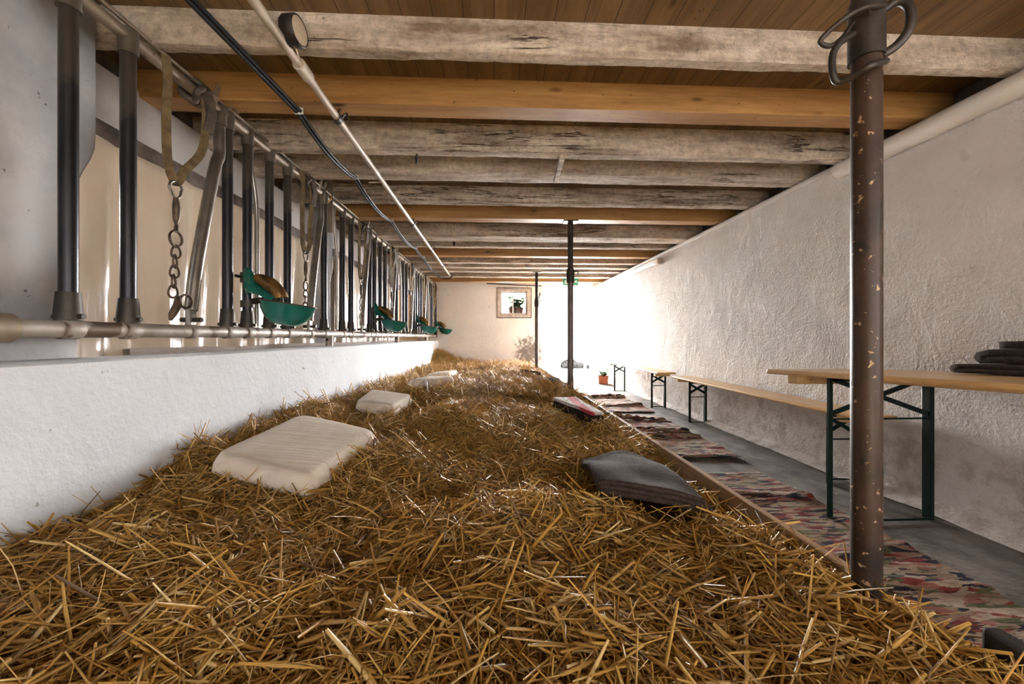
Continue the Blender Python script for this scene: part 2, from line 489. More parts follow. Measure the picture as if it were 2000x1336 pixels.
# ------------------------------------------------------------------ mesh helpers
class MB:
    def __init__(s):
        s.v, s.f = [], []

    def add(s, vs, fs):
        o = len(s.v)
        s.v += [tuple(p) for p in vs]
        s.f += [tuple(i + o for i in f) for f in fs]
        return s

    def box(s, lo, hi, M=None):
        vs = [Vector((x, y, z)) for z in (lo[2], hi[2]) for y in (lo[1], hi[1]) for x in (lo[0], hi[0])]
        if M is not None:
            vs = [M @ p for p in vs]
        return s.add(vs, [(0, 2, 3, 1), (4, 5, 7, 6), (0, 1, 5, 4), (2, 6, 7, 3), (0, 4, 6, 2), (1, 3, 7, 5)])

    def bar(s, a, b, w, h, up=(0, 0, 1)):
        """box beam from a to b, w across, h along up"""
        a, b = Vector(a), Vector(b)
        d = (b - a).normalized()
        u = Vector(up)
        sd = d.cross(u)
        if sd.length < 1e-4:
            sd = d.cross(Vector((0, 1, 0)))
        sd.normalize()
        u = sd.cross(d)
        vs = [p + sd * sx * w / 2 + u * sz * h / 2 for p in (a, b) for sx, sz in ((-1, -1), (1, -1), (1, 1), (-1, 1))]
        return s.add(vs, [(3, 2, 1, 0), (4, 5, 6, 7), (0, 1, 5, 4), (1, 2, 6, 5), (2, 3, 7, 6), (3, 0, 4, 7)])

    def tube(s, pts, r, n=12, closed=False, caps=True):
        pts = [Vector(p) for p in pts]
        m = len(pts)
        rr = r if isinstance(r, (list, tuple)) else [r] * m
        tang = []
        for i in range(m):
            if closed:
                d = pts[(i + 1) % m] - pts[i - 1]
            else:
                d = pts[min(i + 1, m - 1)] - pts[max(i - 1, 0)]
            tang.append(d.normalized())
        ref = Vector((0, 0, 1)) if abs(tang[0].z) < 0.9 else Vector((1, 0, 0))
        nrm = (ref - tang[0] * ref.dot(tang[0])).normalized()
        vs = []
        for i in range(m):
            nrm = nrm - tang[i] * nrm.dot(tang[i])
            nrm.normalize()
            bn = tang[i].cross(nrm)
            for k in range(n):
                a = 2 * PI * k / n
                vs.append(pts[i] + rr[i] * (math.cos(a) * nrm + math.sin(a) * bn))
        fs = []
        for i in range(m if closed else m - 1):
            j = (i + 1) % m
            for k in range(n):
                fs.append((i * n + k, i * n + (k + 1) % n, j * n + (k + 1) % n, j * n + k))
        if caps and not closed:
            fs.append(tuple(reversed(range(n))))
            fs.append(tuple((m - 1) * n + k for k in range(n)))
        return s.add(vs, fs)

    def lathe(s, prof, n=24, M=None, sx=1.0, sy=1.0, cap=True):
        vs, fs = [], []
        for r, z in prof:
            for k in range(n):
                a = 2 * PI * k / n
                p = Vector((r * sx * math.cos(a), r * sy * math.sin(a), z))
                vs.append(M @ p if M is not None else p)
        for i in range(len(prof) - 1):
            for k in range(n):
                fs.append((i * n + k, i * n + (k + 1) % n, (i + 1) * n + (k + 1) % n, (i + 1) * n + k))
        if cap:
            fs.append(tuple(reversed(range(n))))
            fs.append(tuple((len(prof) - 1) * n + k for k in range(n)))
        return s.add(vs, fs)

    def grid(s, fn, nu, nv):
        vs = [fn(i / (nu - 1), j / (nv - 1)) for i in range(nu) for j in range(nv)]
        fs = [(i * nv + j, (i + 1) * nv + j, (i + 1) * nv + j + 1, i * nv + j + 1) for i in range(nu - 1) for j in range(nv - 1)]
        return s.add(vs, fs)

    def build(s, name, mat, parent=None, smooth=False, bevel=0.0, solid=0.0, seg=2, sub=0):
        me = bpy.data.meshes.new(name)
        me.from_pydata(s.v, [], s.f)
        me.materials.append(MT[mat] if isinstance(mat, str) else mat)
        bm = bmesh.new()
        bm.from_mesh(me)
        bmesh.ops.recalc_face_normals(bm, faces=bm.faces)
        bm.to_mesh(me)
        bm.free()
        if smooth:
            me.polygons.foreach_set('use_smooth', [True] * len(me.polygons))
        o = bpy.data.objects.new(name, me)
        COL.objects.link(o)
        if parent is not None:
            o.parent = parent
        if solid:
            md = o.modifiers.new('solid', 'SOLIDIFY')
            md.thickness = solid
            md.offset = 0
        if sub:
            md = o.modifiers.new('sub', 'SUBSURF')
            md.levels = md.render_levels = sub
        if bevel:
            md = o.modifiers.new('bevel', 'BEVEL')
            md.width, md.segments = bevel, seg
            md.limit_method = 'ANGLE'
            md.angle_limit = math.radians(40)
        if smooth and not sub:
            try:
                me.set_sharp_from_angle(angle=math.radians(50))
            except Exception:
                pass
        return o


def empty(name, loc=(0, 0, 0), rz=0.0):
    o = bpy.data.objects.new(name, None)
    o.empty_display_size = 0.05
    o.location = loc
    o.rotation_euler = (0, 0, rz)
    COL.objects.link(o)
    return o


def tag(o, label=None, cat=None, group=None, kind=None):
    for k, v in (('label', label), ('category', cat), ('group', group), ('kind', kind)):
        if v:
            o[k] = v
    return o


KIDS = {}


def copy_tree(o, parent=None):
    c = o.copy()
    COL.objects.link(c)
    if parent is not None:
        c.parent = parent
    for ch in list(o.children):
        copy_tree(ch, c)
    return c


def vnoise(x, y, seed=0):
    """smooth value noise on numpy arrays, 0..1"""
    xi, yi = np.floor(x).astype(np.int64), np.floor(y).astype(np.int64)
    fx, fy = x - xi, y - yi
    fx, fy = fx * fx * (3 - 2 * fx), fy * fy * (3 - 2 * fy)

    def h(a, b):
        n = (a * 374761393 + b * 668265263 + seed * 974711) & 0x7fffffff
        n = ((n ^ (n >> 13)) * 1274126177) & 0x7fffffff
        return ((n ^ (n >> 16)) & 0xffff) / 65535.0
    return (h(xi, yi) * (1 - fx) + h(xi + 1, yi) * fx) * (1 - fy) + (h(xi, yi + 1) * (1 - fx) + h(xi + 1, yi + 1) * fx) * fy


def vn(x, y, seed=0):
    return float(vnoise(np.array([x]), np.array([y]), seed)[0])


# ------------------------------------------------------------------ the shell
YB = 9.45          # far wall
YR = -2.4          # rear wall, behind the camera
XW = 2.40          # aisle wall
ZC = 2.313         # ceiling boards
ZW = 2.17          # underside of the beams


def struct(mb, name, mat, **kw):
    return tag(mb.build(name, mat, **kw), kind='structure')


struct(MB().box((-3.6, YR - 0.3, -0.1), (XW + 0.4, YB + 0.30, 0.0)), 'floor', 'concrete')
struct(MB().box((-1.60, YR, 0.0), (0.835, YB, 0.27)), 'floor_platform', 'concrete')
struct(MB().box((-3.6, YR - 0.3, ZC), (XW + 0.6, YB + 0.3, ZC + 0.06)), 'ceiling', 'ceiling')
# aisle wall with a window added behind the camera for fill light; its top is a ledge the beams rest on
w = MB()
for lo, hi in (((XW, -0.30, 0), (XW + 0.32, YB + 0.3, ZW - 0.01)), ((XW, YR, 0), (XW + 0.32, -1.60, ZW - 0.01)),
               ((XW, -1.60, 0), (XW + 0.32, -0.30, 0.70)), ((XW, -1.60, 1.60), (XW + 0.32, -0.30, ZW - 0.01))):
    w.box(lo, hi)
struct(w, 'wall_right', 'wall_right')
struct(MB().box((XW + 0.18, YR, ZW - 0.02), (XW + 0.32, YB + 0.3, ZC)), 'wall_right_masonry', 'rubble_and_gap')
# low kerb of old plaster along the foot of the aisle wall
k = MB()
k.grid(lambda a, b: (XW + 0.01 - (0.075 + 0.02 * vn(a * 40, 0, 3)) * (1 - b), YR + a * (YB - YR), 0.001 + 0.05 * b + 0.008 * vn(a * 90, 7, 4)), 160, 4)
struct(k, 'baseboard_right', 'wall_right', smooth=True)
# far wall with the door and the small window
w = MB()
DX0, DX1, DZ = 1.20, 2.38, 2.18
WX0, WX1, WZ0, WZ1 = 0.075, 0.90, 1.405, 2.125
y0, y1 = YB, YB + 0.26
w.box((-3.6, y0, 0), (WX0, y1, ZC)).box((WX0, y0, 0), (WX1, y1, WZ0)).box((WX0, y0, WZ1), (WX1, y1, ZC))
w.box((WX1, y0, 0), (DX0, y1, ZC)).box((DX0, y0, DZ), (DX1, y1, ZC)).box((DX1, y0, 0), (XW + 0.4, y1, ZC))
struct(w, 'wall_back', 'back')
# rear wall behind the camera with a doorway added for fill light
w = MB()
w.box((-3.6, YR - 0.2, 0), (-0.05, YR, ZC)).box((-0.05, YR - 0.2, 1.5), (1.25, YR, ZC)).box((1.25, YR - 0.2, 0), (XW + 0.4, YR, ZC)).box((-0.05, YR - 0.2, 0), (1.25, YR, 0.2))
struct(w, 'wall_rear', 'back')
# feed alley wall with a band of windows added to light the curtains
w = MB()
w.box((-3.7, YR, 0), (-3.5, YB, 1.65)).box((-3.7, YR, 2.05), (-3.5, YB, ZC)).box((-3.7, YR, 1.65), (-3.5, 1.2, 2.05)).box((-3.7, 7.2, 1.65), (-3.5, YB, 2.05))
struct(w, 'wall_alley', 'back')
# yard outside
struct(MB().grid(lambda a, b: (-20 + 44 * a, YB + 0.26 + 40 * b, -0.02), 2, 2), 'yard_ground', 'yard')

# white feed parapet, slightly skewed to the aisle
SK = 0.012


def xpar(y):
    return -1.41 + SK * y


w = MB()
w.grid(lambda a, b: (lambda y: [(xpar(y) - 0.19, y, 0.0), (xpar(y) - 0.19, y, 0.866), (xpar(y) - 0.175, y, 0.873), (xpar(y) - 0.02, y, 0.872 + 0.004 * vn(y * 9, 1)),
                               (xpar(y) - 0.002 + 0.004 * vn(y * 7, 2), y, 0.862), (xpar(y) + 0.004 * vn(y * 3, 3), y, 0.6), (xpar(y) + 0.02, y, 0.0)][round(b * 6)])(YR + a * (YB - YR)), 160, 7)
struct(w, 'wall_feed_parapet', 'parapet', smooth=True)

# pillars of the left side, each a piece of the wall
for i, (ya, yb, xf) in enumerate(((0.95, 1.70, -1.60), (4.02, 4.52, -1.77), (6.88, 7.38, -1.77))):
    w = MB()

    def pil(a, b, ya=ya, yb=yb, xf=xf):
        z = 0.2 + b * (ZC - 0.2)
        k = min(1.0, max(0.0, (z - 1.52) / 0.22))
        ye = yb - 0.075 * (1 - k * k * (3 - 2 * k))
        ring = [(-2.15, ya), (xf - 0.03, ya), (xf - 0.005, ya + 0.03), (xf + 0.006 * vn(z * 5, i), (ya + ye) / 2), (xf - 0.004, ye - 0.02), (xf - 0.02, ye), (-2.15, ye)]
        x, y = ring[round(a * 6)]
        return (x, y, z)
    w.grid(pil, 7, 40)
    struct(w, 'wall_left_pillar', 'pillar', smooth=True)

# limewashed lintel board over the curtains, with its dark batten
for i, (ya, yb) in enumerate(((1.70, 4.07), (4.48, 6.92), (7.34, YB))):
    o = struct(MB().box((-1.86, ya, 1.935), (-1.80, yb, 2.20)), 'trim_lintel', 'lintel', bevel=0.006)
    o = MB().box((-1.83, ya, 1.838), (-1.768, yb, 1.930)).build('batten', 'batten', o, bevel=0.004)

struct(MB().box((-2.10, YR, 2.12), (-1.87, YB, ZC)), 'wall_left_gap_strip', 'rubble_and_gap')  # added dark strip, blocks alley light where the gap lies in shade

# ------------------------------------------------------------------ ceiling beams
BEAMS = [  # front y, back y, underside z, kind
    (1.709, 1.777, 2.17, 'w', 'old limewashed ceiling beam nearest the camera, thick flaky coat, gauge mounted on it'),
    (2.110, 2.236, 2.17, 'p', 'new pine ceiling beam just behind the first limewashed beam'),
    (2.552, 2.640, 2.136, 'w', 'cracked limewashed beam directly behind the nearest pine beam'),
    (2.960, 3.148, 2.17, 'w', 'wide limewashed beam carrying the lower end of the slanted wooden peg'),
    (3.607, 3.700, 2.167, 'w', 'grey limewashed beam in front of the pine beam with the steel prop'),
    (4.100, 4.246, 2.17, 'p', 'pine ceiling beam resting on the middle steel prop'),
    (4.787, 5.060, 2.159, 'w', 'limewashed beam just behind the pine beam with the steel prop'),
    (5.377, 5.490, 2.17, 'w', 'limewashed beam with a black clip, two beams past the middle steel prop'),
    (5.990, 6.120, 2.17, 'p', 'pine ceiling beam midway between the middle and far steel props'),
    (6.520, 6.660, 2.17, 'w', 'limewashed beam next behind the pine beam midway along'),
    (6.950, 7.120, 2.17, 'w', 'limewashed beam last before the far steel prop'),
    (7.390, 7.560, 2.17, 'w', 'limewashed beam resting on the far steel prop'),
    (8.050, 8.220, 2.17, 'w', 'limewashed beam between the far prop and the last pine beam'),
    (8.760, 8.900, 2.17, 'p', 'last pine ceiling beam, in front of the far wall'),
]


def beam(ya, yb, z0, kind, label, seed):
    jit = 0.005 if kind == 'w' else 0.0006
    ch = 0.007 if kind == 'w' else 0.003
    n = 110 if kind == 'w' else 30
    x0, x1 = -1.86, XW + 0.17
    prof = [(ya, ZC + 0.004), (ya, (z0 + ZC) / 2), (ya, z0 + ch), (ya + ch, z0), ((ya + yb) / 2, z0), (yb - ch, z0), (yb, z0 + ch), (yb, ZC + 0.004)]
    m = MB()

    def fn(a, b):
        j = round(b * 7)
        y, z = prof[j]
        x = x0 + a * (x1 - x0)
        f = 0 if j in (0, 7) else 1
        return (x, y + jit * f * (2 * vn(x * 6, j * 3.7, seed) - 1) + jit * f * (2 * vn(x * 25, j * 3.7, seed + 1) - 1) * 0.6,
                z + jit * f * (2 * vn(x * 5, j * 1.9, seed + 2) - 1) + jit * f * (2 * vn(x * 30, j * 2.3, seed + 5) - 1) * 0.6)
    m.grid(fn, n, 8)
    m.f.append(tuple(range(8)))
    m.f.append(tuple(reversed(range((n - 1) * 8, n * 8))))
    o = m.build('ceiling_beam', 'white_beam' if kind == 'w' else 'pine_beam', smooth=kind == 'w')
    o.data.set_sharp_from_angle(angle=math.radians(28))
    tag(o, label, 'beam', 'ceiling beams', 'structure')
    return o


for i, (a, b, z, k_, l_) in enumerate(BEAMS):
    beam(a, b, z, k_, l_, i * 17)

# ------------------------------------------------------------------ straw bed (nobody could count it)
CUSH = [  # four corners (near-left, near-right, far-right, far-left) of each seat cushion
    [(-1.14, 1.63), (-0.66, 1.46), (-0.63, 2.21), (-1.15, 2.44)],
    [(-1.06, 3.08), (-0.73, 2.94), (-0.69, 3.47), (-1.13, 3.72)],
    [(-0.93, 4.30), (-0.60, 4.08), (-0.42, 4.39), (-0.80, 4.76)],
    [(-0.98, 5.77), (-0.62, 5.55), (-0.52, 5.93), (-0.88, 6.20)],
]


def xrt(y):
    return 0.84 + 0.025 * np.clip((1.15 - y) / 0.3, 0, 1)


def H(x, y):
    x, y = np.asarray(x, float), np.asarray(y, float)
    z = 0.320 + 0.01 * np.clip((4 - y) / 3, 0, 1) - 0.035 * np.clip((y - 3.0) / 2, 0, 1) - 0.02 * np.clip((x - 0.4) / 0.4, 0, 1) * np.clip((1.8 - y) / 0.8, 0, 1)
    z = z + (0.03 + 0.05 * np.clip((y - 1.5) / 1.0, 0, 1)) * np.exp(-(x - xpar(y)) / 0.16)
    z = z + 0.08 * (vnoise(x * 2.1, y * 2.1, 5) - 0.5) + 0.058 * (vnoise(x * 5.3, y * 5.3, 9) - 0.5) + np.clip((y - 1.6) / 2, 0, 1) * (0.06 * (vnoise(x * 3.6 + 3, y * 2.9, 21) - 0.5) + 0.03 * (vnoise(x * 9, y * 8, 23) - 0.5)) + 0.015 * np.clip((x - 0.5) / 0.2, 0, 1) * np.clip((4 - y) / 2, 0, 1)
    for gx, gy, sx, sy, hh in ((0.18, 1.30, 0.42, 0.17, 0.075), (-0.28, 2.62, 0.32, 0.30, 0.09), (0.10, 4.30, 0.50, 0.42, 0.11), (-0.55, 3.9, 0.3, 0.3, 0.03),
                               (-1.22, 8.95, 0.40, 0.50, 0.27), (-1.17, 2.78, 0.15, 0.20, 0.13), (-1.25, 2.35, 0.12, 0.3, 0.05), (-0.2, 7.4, 0.6, 0.5, 0.05),
                               (-0.6, 0.75, 0.4, 0.25, 0.05), (0.80, 0.62, 0.18, 0.22, 0.055), (-0.05, 2.0, 0.3, 0.2, -0.03), (0.55, 3.3, 0.25, 0.4, 0.02), (0.55, 1.6, 0.25, 0.3, -0.015)):
        z = z + hh * np.exp(-((x - gx) / sx) ** 2 - ((y - gy) / sy) ** 2)
    return z


def Hs(x, y):
    return float(H(x, y))


def in_poly(x, y, poly, grow=1.0):
    cx = sum(p[0] for p in poly) / 4
    cy = sum(p[1] for p in poly) / 4
    q = [(cx + (a - cx) * grow, cy + (b - cy) * grow) for a, b in poly]
    ins = np.ones_like(x, bool)
    for i in range(4):
        (ax, ay), (bx, by) = q[i], q[(i + 1) % 4]
        ins &= ((bx - ax) * (y - ay) - (by - ay) * (x - ax)) > 0
    return ins


BLK = [[(0.365, 1.36), (0.72, 1.25), (0.70, 1.82), (0.39, 1.74)]]


def strands(n, y_lo, y_hi, L0, L1, wid, rings, sides, pitch, zlo, zhi, ypow=1.0):
    y = y_lo + (y_hi - y_lo) * rng.random(n) ** ypow
    xl, xr = xpar(y) + 0.015, xrt(y) - 0.01
    x = xl + (xr - xl) * rng.random(n)
    keep = np.ones(n, bool)
    for c in CUSH + BLK:
        keep &= ~in_poly(x, y, c, 0.93)
    x, y = x[keep], y[keep]
    n = len(x)
    yaw = rng.random(n) * 2 * PI
    pt = np.abs(rng.normal(0, pitch, n)) * np.where(rng.random(n) < 0.5, 1, -1)
    wild = rng.random(n) < np.where(x - xpar(y) < 0.16, 0.10, 0.025)
    pt[wild] = rng.uniform(-1.1, 1.1, wild.sum())
    L = L0 + (L1 - L0) * rng.random(n) ** 1.8
    # ends stay inside the bed
    mx = np.minimum(np.abs(x - (xpar(y) + 0.01)), 1.0)
    over = (np.abs(np.cos(yaw)) * L / 2 > mx)
    yaw[over] = PI / 2 + rng.normal(0, 0.25, over.sum())
    e = 0.04
    gx, gy = (H(x + e, y) - H(x - e, y)) / (2 * e), (H(x, y + e) - H(x, y - e)) / (2 * e)
    dx, dy = np.cos(yaw) * np.cos(pt), np.sin(yaw) * np.cos(pt)
    D = np.stack([dx, dy, np.sin(pt) + gx * dx + gy * dy], 1)
    D /= np.linalg.norm(D, axis=1)[:, None]
    lift = zlo + (zhi - zlo) * rng.random(n) ** 1.3
    C = np.stack([x, y, H(x, y) + lift + 0.25 * np.abs(np.sin(pt)) * L], 1)
    U = np.cross(D, rng.normal(0, 1, (n, 3)))
    U /= np.linalg.norm(U, axis=1)[:, None]
    V = np.cross(D, U)
    bend = rng.normal(0, 0.10, n) * L
    kink = rng.random(n) < 0.25
    w = wid * (0.35 + 1.35 * rng.random(n) ** 1.5)
    flat = np.where(rng.random(n) < 0.7, 0.22, 0.8)
    P = []
    for r in range(rings):
        s = r / (rings - 1) - 0.5
        c = C + D * (s * L)[:, None] + V * (bend * (0.25 - s * s) * np.where(kink, 4 * (0.5 - abs(s)), 1.6))[:, None]
        tp = 1.0 - 0.35 * (abs(s) * 2) ** 3
        for k in range(sides):
            a = 2 * PI * k / sides
            P.append(c + U * (w / 2 * tp * math.cos(a))[:, None] + V * (w / 2 * tp * flat * math.sin(a))[:, None])
    P = np.stack(P, 1)                      # n, rings*sides, 3
    per = rings * sides
    fs = []
    for r in range(rings - 1):
        for k in range(sides):
            fs.append((r * sides + k, r * sides + (k + 1) % sides, (r + 1) * sides + (k + 1) % sides, (r + 1) * sides + k))
    fs = np.array(fs)
    Fc = (np.arange(n) * per)[:, None, None] + fs[None]
    depth = np.clip((lift - zlo) / (zhi - zlo), 0, 1)
    tint = np.clip(rng.normal(0.52, 0.22, n) + 0.12 * (depth - 0.5), 0.04, 0.97)  # deeper strands tinted darker, shade between stalks put into the colour
    pale = rng.random(n) < 0.10
    tint[pale] = rng.uniform(0.85, 1.0, pale.sum())
    return P.reshape(-1, 3), Fc.reshape(-1, 4), np.repeat(tint, len(fs))


def build_straw():
    Vs, Fs, Ts = [], [], []
    off = 0
    # the packed body of the bed, coloured dark for the shade in the gaps
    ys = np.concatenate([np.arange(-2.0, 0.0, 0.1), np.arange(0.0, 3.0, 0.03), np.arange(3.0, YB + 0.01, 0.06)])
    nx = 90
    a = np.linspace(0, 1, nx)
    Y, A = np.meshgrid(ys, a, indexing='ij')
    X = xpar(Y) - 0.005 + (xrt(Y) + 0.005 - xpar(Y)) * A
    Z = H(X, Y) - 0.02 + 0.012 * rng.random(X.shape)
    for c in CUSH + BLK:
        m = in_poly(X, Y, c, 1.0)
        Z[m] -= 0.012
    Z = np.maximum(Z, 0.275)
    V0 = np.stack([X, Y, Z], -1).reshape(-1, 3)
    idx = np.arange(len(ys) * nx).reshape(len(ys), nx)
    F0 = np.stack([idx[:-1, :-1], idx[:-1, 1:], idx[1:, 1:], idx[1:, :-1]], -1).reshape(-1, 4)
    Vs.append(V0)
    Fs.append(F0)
    Ts.append(np.clip(rng.uniform(0.0, 0.25, len(F0)) + 0.2 * np.clip((F0[:, 0] // nx - 80) / 60, 0, 1) + 0.5 * (F0[:, 0] // nx < 20), 0, 1))  # rows behind the camera added, paler to bounce sunlight up
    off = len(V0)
    for args in (
        (60000, 0.30, 1.8, 0.04, 0.17, 0.0050, 4, 4, 0.14, -0.018, 0.012),
        (40000, 0.30, 1.8, 0.05, 0.24, 0.0058, 4, 4, 0.22, -0.006, 0.026),
        (26000, 0.30, 1.9, 0.03, 0.11, 0.0078, 3, 4, 0.25, -0.004, 0.028),
        (76000, 1.8, 3.6, 0.05, 0.25, 0.0052, 3, 4, 0.26, -0.014, 0.035),
        (100000, 3.6, YB - 0.03, 0.07, 0.30, 0.0066, 3, 3, 0.36, -0.010, 0.055),
    ):
        P, Fc, t = strands(*args)
        Vs.append(P)
        Fs.append(Fc + off)
        Ts.append(t)
        off += len(P)
    # loose stalks leaning up against the parapet
    V, Fq, T = np.concatenate(Vs), np.concatenate(Fs), np.concatenate(Ts)
    me = bpy.data.meshes.new('straw')
    me.vertices.add(len(V))
    me.vertices.foreach_set('co', V.astype(np.float32).ravel())
    me.loops.add(len(Fq) * 4)
    me.loops.foreach_set('vertex_index', Fq.astype(np.int32).ravel())
    me.polygons.add(len(Fq))
    me.polygons.foreach_set('loop_start', (np.arange(len(Fq)) * 4).astype(np.int32))
    at_ = me.attributes.new('tint', 'FLOAT', 'FACE')
    at_.data.foreach_set('value', T.astype(np.float32))
    me.materials.append(MT['straw'])
    me.update(calc_edges=True)
    o = bpy.data.objects.new('straw', me)
    COL.objects.link(o)
    tag(o, 'deep bed of loose golden straw between the white parapet and the edge board', 'straw', kind='stuff')


build_straw()

# ------------------------------------------------------------------ edge boards of the bed
o = MB().box((0.842, 0.92, 0.0), (0.866, 9.2, 0.398)).build('edge_board', 'edge_plank', bevel=0.004)
tag(o, 'long brown wooden plank on edge holding back the straw along the aisle', 'board')
o = MB().box((0.872, 0.10, 0.0), (0.905, 0.675, 0.432)).build('edge_board', 'black', bevel=0.006)
tag(o, 'short black board closing the straw edge beside the nearest rusty pole', 'board')

# ------------------------------------------------------------------ steel posts
PX = 0.815
POLES = [0.835, 4.17, 7.47]
t = empty('support_post', (PX, POLES[0], 0.27))
tag(t, 'thick rusty brown steel pole with iron hooks standing at the straw edge', 'post')
MB().tube([(0, 0, 0), (0, 0, ZC - 0.27)], 0.0275, 32).build('pole', 'rusty', t, smooth=True)
c = MB().lathe([(0.0285, 1.285), (0.0325, 1.285), (0.0325, 1.41), (0.0285, 1.41)], 32).build('collar', 'iron', t, smooth=True)
TP = 0.868


def loc_of(px, py, tt):
    return at(px, py, tt) - Vector((PX, POLES[0], 0.27))


def smooth_path(pts, n=6, closed=False):
    pts = [Vector(p) for p in pts]
    out = []
    m = len(pts)
    for i in range(m if closed else m - 1):
        p0 = pts[i - 1] if (closed or i > 0) else pts[i]
        p1, p2 = pts[i], pts[(i + 1) % m]
        p3 = pts[(i + 2) % m] if (closed or i + 2 < m) else p2
        for k in range(n):
            u = k / n
            out.append(0.5 * ((2 * p1) + (p2 - p0) * u + (2 * p0 - 5 * p1 + 4 * p2 - p3) * u * u + (3 * p1 - p0 - 3 * p2 + p3) * u ** 3))
    if not closed:
        out.append(pts[-1])
    return out


hk = [loc_of(*p) for p in ((1722, 22, TP - .01), (1752, 3, TP - .02), (1776, 14, TP - .03), (1776, 55, TP - .03), (1752, 88, TP - .02), (1722, 108, TP - .01))]
MB().tube(smooth_path(hk), 0.0092, 10).build('hook', 'iron', t, smooth=True)
hk = [loc_of(*p) for p in ((1727, 10, TP - .03), (1690, 14, TP - .055), (1655, 32, TP - .05), (1616, 64, TP - .03), (1602, 83, TP - .02), (1622, 90, TP - .01), (1645, 74, TP), (1668, 44, TP), (1700, 22, TP - .03))]
MB().tube(smooth_path(hk), 0.0052, 8).build('hook', 'iron', t, smooth=True)
hk = [loc_of(*p) for p in ((1668, 66, TP), (1640, 84, TP - .01), (1626, 110, TP - .01), (1628, 150, TP - .01), (1640, 160, TP - .01), (1668, 148, TP - .03), (1700, 128, TP - .055), (1730, 120, TP - .03))]
MB().tube(smooth_path(hk), 0.0070, 10).build('hook', 'iron', t, smooth=True)
MB().box((-0.06, -0.06, ZC - 0.278), (0.06, 0.06, ZC - 0.27)).build('head_plate', 'iron', t)


def prop(y, label):
    t = empty('support_post', (PX - 0.005, y, 0.27))
    tag(t, label, 'post', 'steel props under the beams')
    MB().tube([(0, 0, 0), (0, 0, 1.28)], 0.033, 20).build('lower_tube', 'prop', t, smooth=True)
    MB().tube([(0, 0, 1.28), (0, 0, ZW - 0.272 - 0.006)], 0.029, 20).build('upper_tube', 'iron', t, smooth=True)
    c = MB().lathe([(0.029, 1.25), (0.041, 1.25), (0.043, 1.36), (0.037, 1.40), (0.029, 1.40)], 20).build('collar', 'iron', t, smooth=True)
    MB().tube([(0.02, -0.02, 1.36), (0.065, -0.06, 1.37), (0.07, -0.06, 1.33)], 0.006, 8).build('collar_handle', 'iron', c, smooth=True)
    MB().box((-0.075, -0.06, ZW - 0.272 - 0.008), (0.075, 0.06, ZW - 0.271)).build('head_plate', 'iron', t, bevel=0.002)
    MB().box((-0.06, -0.06, 0), (0.06, 0.06, 0.01)).build('base_plate', 'iron', t)
    return t


prop(POLES[1], 'slim dark steel prop under the pine beam beside the folded red banded blanket')
prop(POLES[2], 'thinner grey steel prop standing just inside the bright doorway by the far wall')

# ------------------------------------------------------------------ stall fence
P_ = 1.185
N_ST = 7
ZB, ZT = 0.977, 2.13


def xr(y):
    return -1.455 + SK * y


fence = empty('stall_fence', (xr(1.3), 1.3, 0.87))
tag(fence, 'long feed fence of dark steel tubes standing on the white parapet', 'fence')
OFF = Vector((xr(1.3), 1.3, 0.87))


def fl(y, z, dx=0.0):
    return Vector((xr(y) + dx, y, z)) - OFF


b = MB().tube([fl(-0.3 + 0.25 * i, ZB) for i in range(39)], 0.029, 20)
br = b.build('bottom_rail', 'galv', fence, smooth=True)
MB().tube([fl(1.14, ZB), fl(1.25, ZB)], 0.044, 20).build('rail_coupling', 'top_rail', br, smooth=True)
tr_ = MB().tube([fl(-0.3 + 0.25 * i, ZT) for i in range(39)], 0.0245, 20).build('top_rail', 'top_rail', fence, smooth=True)
MB().tube([fl(-0.3 + 0.25 * i, ZT + 0.042, 0.014) for i in range(39)], 0.009, 12).build('locking_rod', 'top_rail', fence, smooth=True)

# meshes of one upright; z measured from the rail
up_m = MB().tube([(0, 0, 0.10), (0, 0, ZT - ZB - 0.06)], 0.0255, 20).build('upright', 'black_post', fence, smooth=True)
sk_m = MB().lathe([(0.036, 0.03), (0.037, 0.05), (0.031, 0.125), (0.026, 0.125)], 20).build('socket', 'socket', up_m, smooth=True)
cl = MB()
cl.lathe([(0.031, -0.033), (0.0345, -0.026), (0.0345, 0.026), (0.031, 0.033)], 20, M=Matrix.Rotation(PI / 2, 4, 'X'))
cl_m = cl.build('rail_clamp', 'galv', up_m, smooth=True)
MB().tube([(-0.048, 0.0, 0.043), (0.050, 0.0, 0.043)], 0.009, 8).build('clamp_bolt', 'iron', up_m, smooth=True)
ck = MB().lathe([(0.026, -0.07), (0.032, -0.07), (0.033, -0.005), (0.033, 0.025), (0.026, 0.025)], 20, M=Matrix.Translation((0, 0, ZT - ZB)))
ck_m = ck.build('top_clamp', 'olive_tube', up_m, smooth=True)

first = [True]


def upright(y, mat=None):
    o = up_m if first[0] else copy_tree(up_m, fence)
    first[0] = False
    o.location = fl(y, ZB)
    return o


OL = None
for i in range(N_ST):
    y = i * P_
    for yy in (1.417, 1.635, 2.21):
        if y + yy < YB - 0.1:
            upright(y + yy)
for i in range(4):
    yy = 2.38 + 2 * P_ * i
    if yy < YB - 0.08:
        o = upright(yy)
